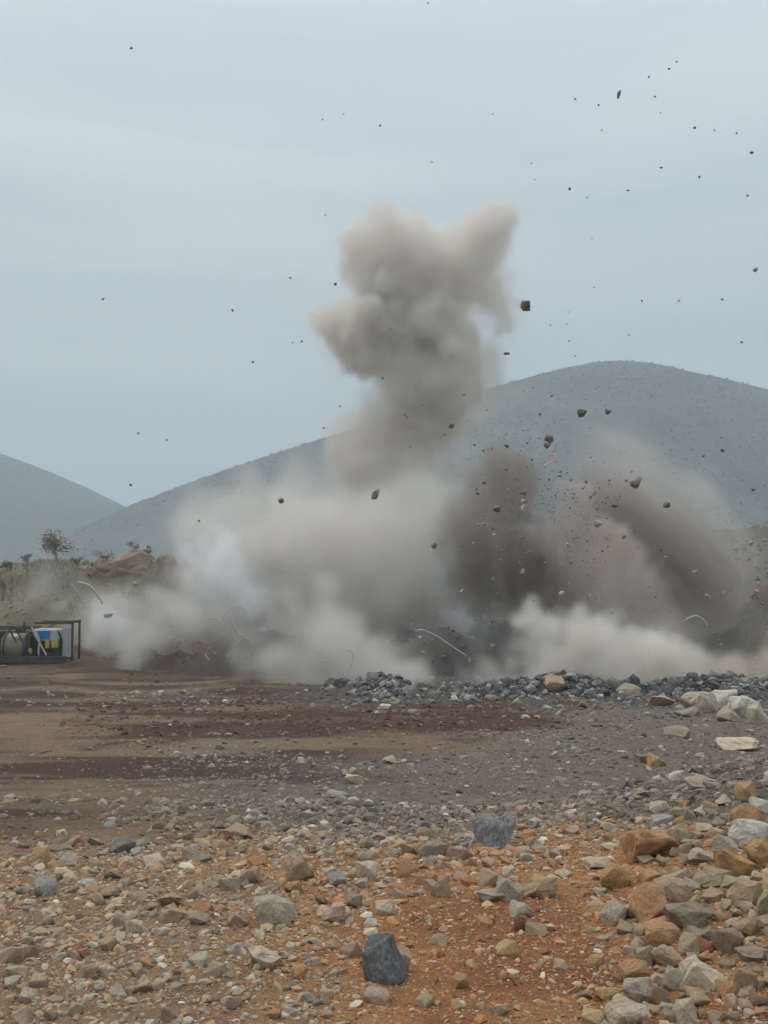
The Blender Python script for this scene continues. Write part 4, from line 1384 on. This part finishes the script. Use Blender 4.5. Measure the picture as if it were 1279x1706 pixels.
LOW = [(262, 1012, 46), (190, 1024, 36), (110, 1040, 36), (330, 1050, 50), (400, 1060, 46), (225, 1010, 36), (160, 1050, 34), (60, 1012, 40), (10, 1005, 38), (220, 1075, 40), (270, 1060, 46), (300, 1085, 38), (-40, 1015, 44), (650, 1122, 34), (720, 1128, 34), (770, 1130, 34), (400, 1128, 40), (330, 1125, 34)]
puff_cloud('low_dust', 'thin pale dust lying along the ground behind the machine', LOW, 60.5, (.925, .89, .835), .42, .28, 1.9, 2.0, 5, (2.4, .8), 14, halo=.10)

LOWB = [(255, 1036, 46), (315, 1052, 44), (372, 1044, 38), (205, 1056, 36), (285, 1002, 42), (240, 1078, 30), (300, 1086, 30), (345, 1085, 26), (165, 1075, 22), (225, 1000, 30)]
puff_cloud('drifting_dust', 'pale dust drifting between the machine and the white smoke puff', LOWB, 54, (.95, .92, .87), .26, .22, 1.7, 1.4, 5, (2.0, .7), 25, halo=.08)
# dark fans
VC = np.array([735, 760, 820, 900, 980, 1040, 1075.])
CC = np.array([822, 825, 818, 828, 868, 872, 872.]); HW = np.array([22, 58, 95, 128, 125, 85, 65.])


def dark_fan(U, V, Wd, shp, vox):
    c = np.interp(V, VC, CC); hw = np.interp(V, VC, HW)
    q = ((U - c) / hw) ** 2 + (Wd / (hw * .8)) ** 2
    nse = fbm_grid(shp, vox, 2.6, 5, 71, .7)
    th = np.arctan2(U - 872, 1120 - V); ph = Wd / (1120 - V + 60)
    st = vn3(th * 16, ph * 14, V * .006, 5) * .6 + vn3(th * 38, ph * 30, V * .01, 6) * .4
    top = sstep(735, 800, V + nse * 14)
    d = sstep(0, 1.1, 1 - q + nse * .3 + (st - .5) * .7) * top
    return d * (.35 + 1.3 * st) * (.55 + 1.5 * sstep(850, 1000, V))


shaped_dust('dark_dust', 'dark brown dust fan thrown up from the blast hole', (630, 1050, 715, 1085), 56.5, 5.2, (.46, .385, .33), dark_fan, .2)

VB = np.array([846, 878, 920, 980, 1050, 1090.])
CB = np.array([955, 960, 975, 1010, 1065, 1085.]); HB = np.array([25, 75, 118, 138, 135, 120.])


def brown_fan(U, V, Wd, shp, vox):
    c = np.interp(V, VB, CB); hw = np.interp(V, VB, HB)
    q = ((U - c) / hw) ** 2 + (Wd / (hw * .8)) ** 2
    nse = fbm_grid(shp, vox, 2.6, 5, 73, .7)
    th = np.arctan2(U - 900, 1130 - V); ph = Wd / (1130 - V + 60)
    st = vn3(th * 14, ph * 12, V * .006, 7) * .6 + vn3(th * 34, ph * 26, V * .01, 8) * .4
    return sstep(0, 1.2, 1 - q + nse * .32 + (st - .5) * .7) * (.25 + 1.5 * sstep(.2, .8, st)) * .70


shaped_dust('brown_dust', 'brown speckled dust spreading below the falling fan', (790, 1260, 800, 1095), 55.5, 4.4, (.72, .635, .555), brown_fan, .24)


def slant(U, V):
    a = ((U - 1060) * .74 + (V - 770) * .67)           # along the fall, down and outwards
    b = (-(U - 1060) * .67 + (V - 770) * .74)          # across it, from the upper rim inwards
    return a, b - (a - 110) ** 2 * .0011 + 8


def falling_fan(U, V, Wd, shp, vox):
    a, b = slant(U, V)
    nse = fbm_grid(shp, vox, 3.0, 5, 75)
    fin = fbm_grid(shp, vox, 1.0, 3, 76)
    st = vn3(b * .085 + nse * .25, a * .007, Wd * .02, 9) * .6 + vn3(b * .21 + nse * .2, a * .012, Wd * .03, 10) * .4
    band = sstep(12, 62, b + nse * 9 + (st - .5) * 40) * (1 - sstep(92, 160, b + nse * 16))
    lng = sstep(-55, 40, a + nse * 22) * (1 - sstep(225, 330, a + nse * 30 + (st - .5) * 90))
    dep = np.exp(-(Wd / 85.) ** 2)
    return band * lng * dep * (.15 + 1.7 * sstep(.28, .72, st)) * (1 + .25 * fin) * .8


def veil_fan(U, V, Wd, shp, vox):
    a, b = slant(U, V)
    nse = fbm_grid(shp, vox, 3.4, 5, 77)
    st = vn3(b * .06 + nse * .3, a * .006, Wd * .02, 19)
    band = sstep(-75, 45, b + nse * 18 + (st - .5) * 50) * (1 - sstep(70, 150, b + nse * 16))
    lng = sstep(-130, 60, a + nse * 30) * (1 - sstep(215, 300, a + nse * 26))
    dep = np.exp(-((Wd + 10) / 95.) ** 2)
    return np.clip(band * lng * dep * (.4 + st), 0, 3) * .20


shaped_dust('falling_dust', 'dark brown dust curtain falling towards the rubble bank', (930, 1340, 740, 1100), 62, 5.2, (.54, .465, .405), falling_fan, .24)
shaped_dust('veil_dust', 'pale brown dust veil feathering out above the falling curtain', (880, 1340, 660, 1075), 61, 5.6, (.90, .85, .785), veil_fan, .28)

# front billow, pale and dense
BILLOW = [(960, 1058, 62), (912, 1058, 56), (1000, 1074, 58), (1045, 1090, 56), (1085, 1108, 52), (865, 1088, 54), (940, 1106, 64), (1010, 1118, 60), (815, 1112, 48), (770, 1122, 38),
          (1120, 1126, 46), (893, 1034, 34), (934, 1026, 34), (840, 1128, 46), (900, 1130, 52), (1060, 1136, 50), (975, 1130, 56), (1095, 1140, 40)]
puff_cloud('billowing_dust', 'dense cream billow of dust in front of the dark fan', BILLOW, 45, (.965, .925, .86), 1.0, .16, .8, .8, 8, (1.4, .24), 15, halo=.03)
TAN = [(1185, 1104, 50), (1232, 1108, 54), (1280, 1112, 58), (1335, 1108, 60), (1145, 1086, 40), (1200, 1084, 38), (1165, 1130, 36), (1235, 1135, 40), (1130, 1062, 26)]
puff_cloud('tan_dust', 'tan dust rolling out beside the white blocks', TAN, 42.5, (.93, .84, .73), .7, .17, 1.2, .6, 6, (1.6, .45), 16, halo=.05)
puff_cloud('white_smoke', 'small bright white smoke puff beside the rock outcrop', [(342, 945, 48), (366, 928, 38), (332, 975, 42), (378, 955, 42), (350, 915, 24)], 54.5, (.99, .997, 1.0), 1.0, .18, 1.4, .6, 6, (1.7, .5), 17, halo=.06)
puff_cloud('white_smoke', 'bluish white smoke behind the machine', [(98, 1016, 22), (125, 1020, 28), (155, 1024, 28), (188, 1030, 24)], 57.5, (.99, .997, 1.0), .7, .16, 1.0, .4, 5, (1.2, .4), 18, halo=.06)
puff_cloud('white_smoke', 'bluish white smoke beside the dark heap', [(772, 1040, 38), (748, 1050, 30), (802, 1054, 32), (770, 1065, 34)], 56.5, (.99, .997, 1.0), .6, .17, 1.2, .4, 5, (1.4, .4), 19, halo=.06)

# ------------------------------------------------------------------ the air itself
bm = bmesh.new(); bmesh.ops.create_cube(bm, size=1.0)
for v in bm.verts:
    v.co = (v.co.x * 12400, v.co.y * 12400, v.co.z * 440 + 120)
me = bpy.data.meshes.new('haze'); bm.to_mesh(me); bm.free()
hz = link('haze', me)
hm = bpy.data.materials.new('haze'); hm.use_nodes = True
t = hm.node_tree; t.nodes.clear()
mo = t.nodes.new('ShaderNodeOutputMaterial'); pv = t.nodes.new('ShaderNodeVolumePrincipled')
pv.inputs['Color'].default_value = (.82, .92, 1.0, 1)
pv.inputs['Density'].default_value = 0.00062
t.links.new(pv.outputs[0], mo.inputs['Volume'])
hm.volume_intersection_method = getattr(hm, 'volume_intersection_method', 'FAST')
me.materials.append(hm)
tag(hz, 'thin blue-grey haze filling the air over the quarry', 'haze', kind='stuff')
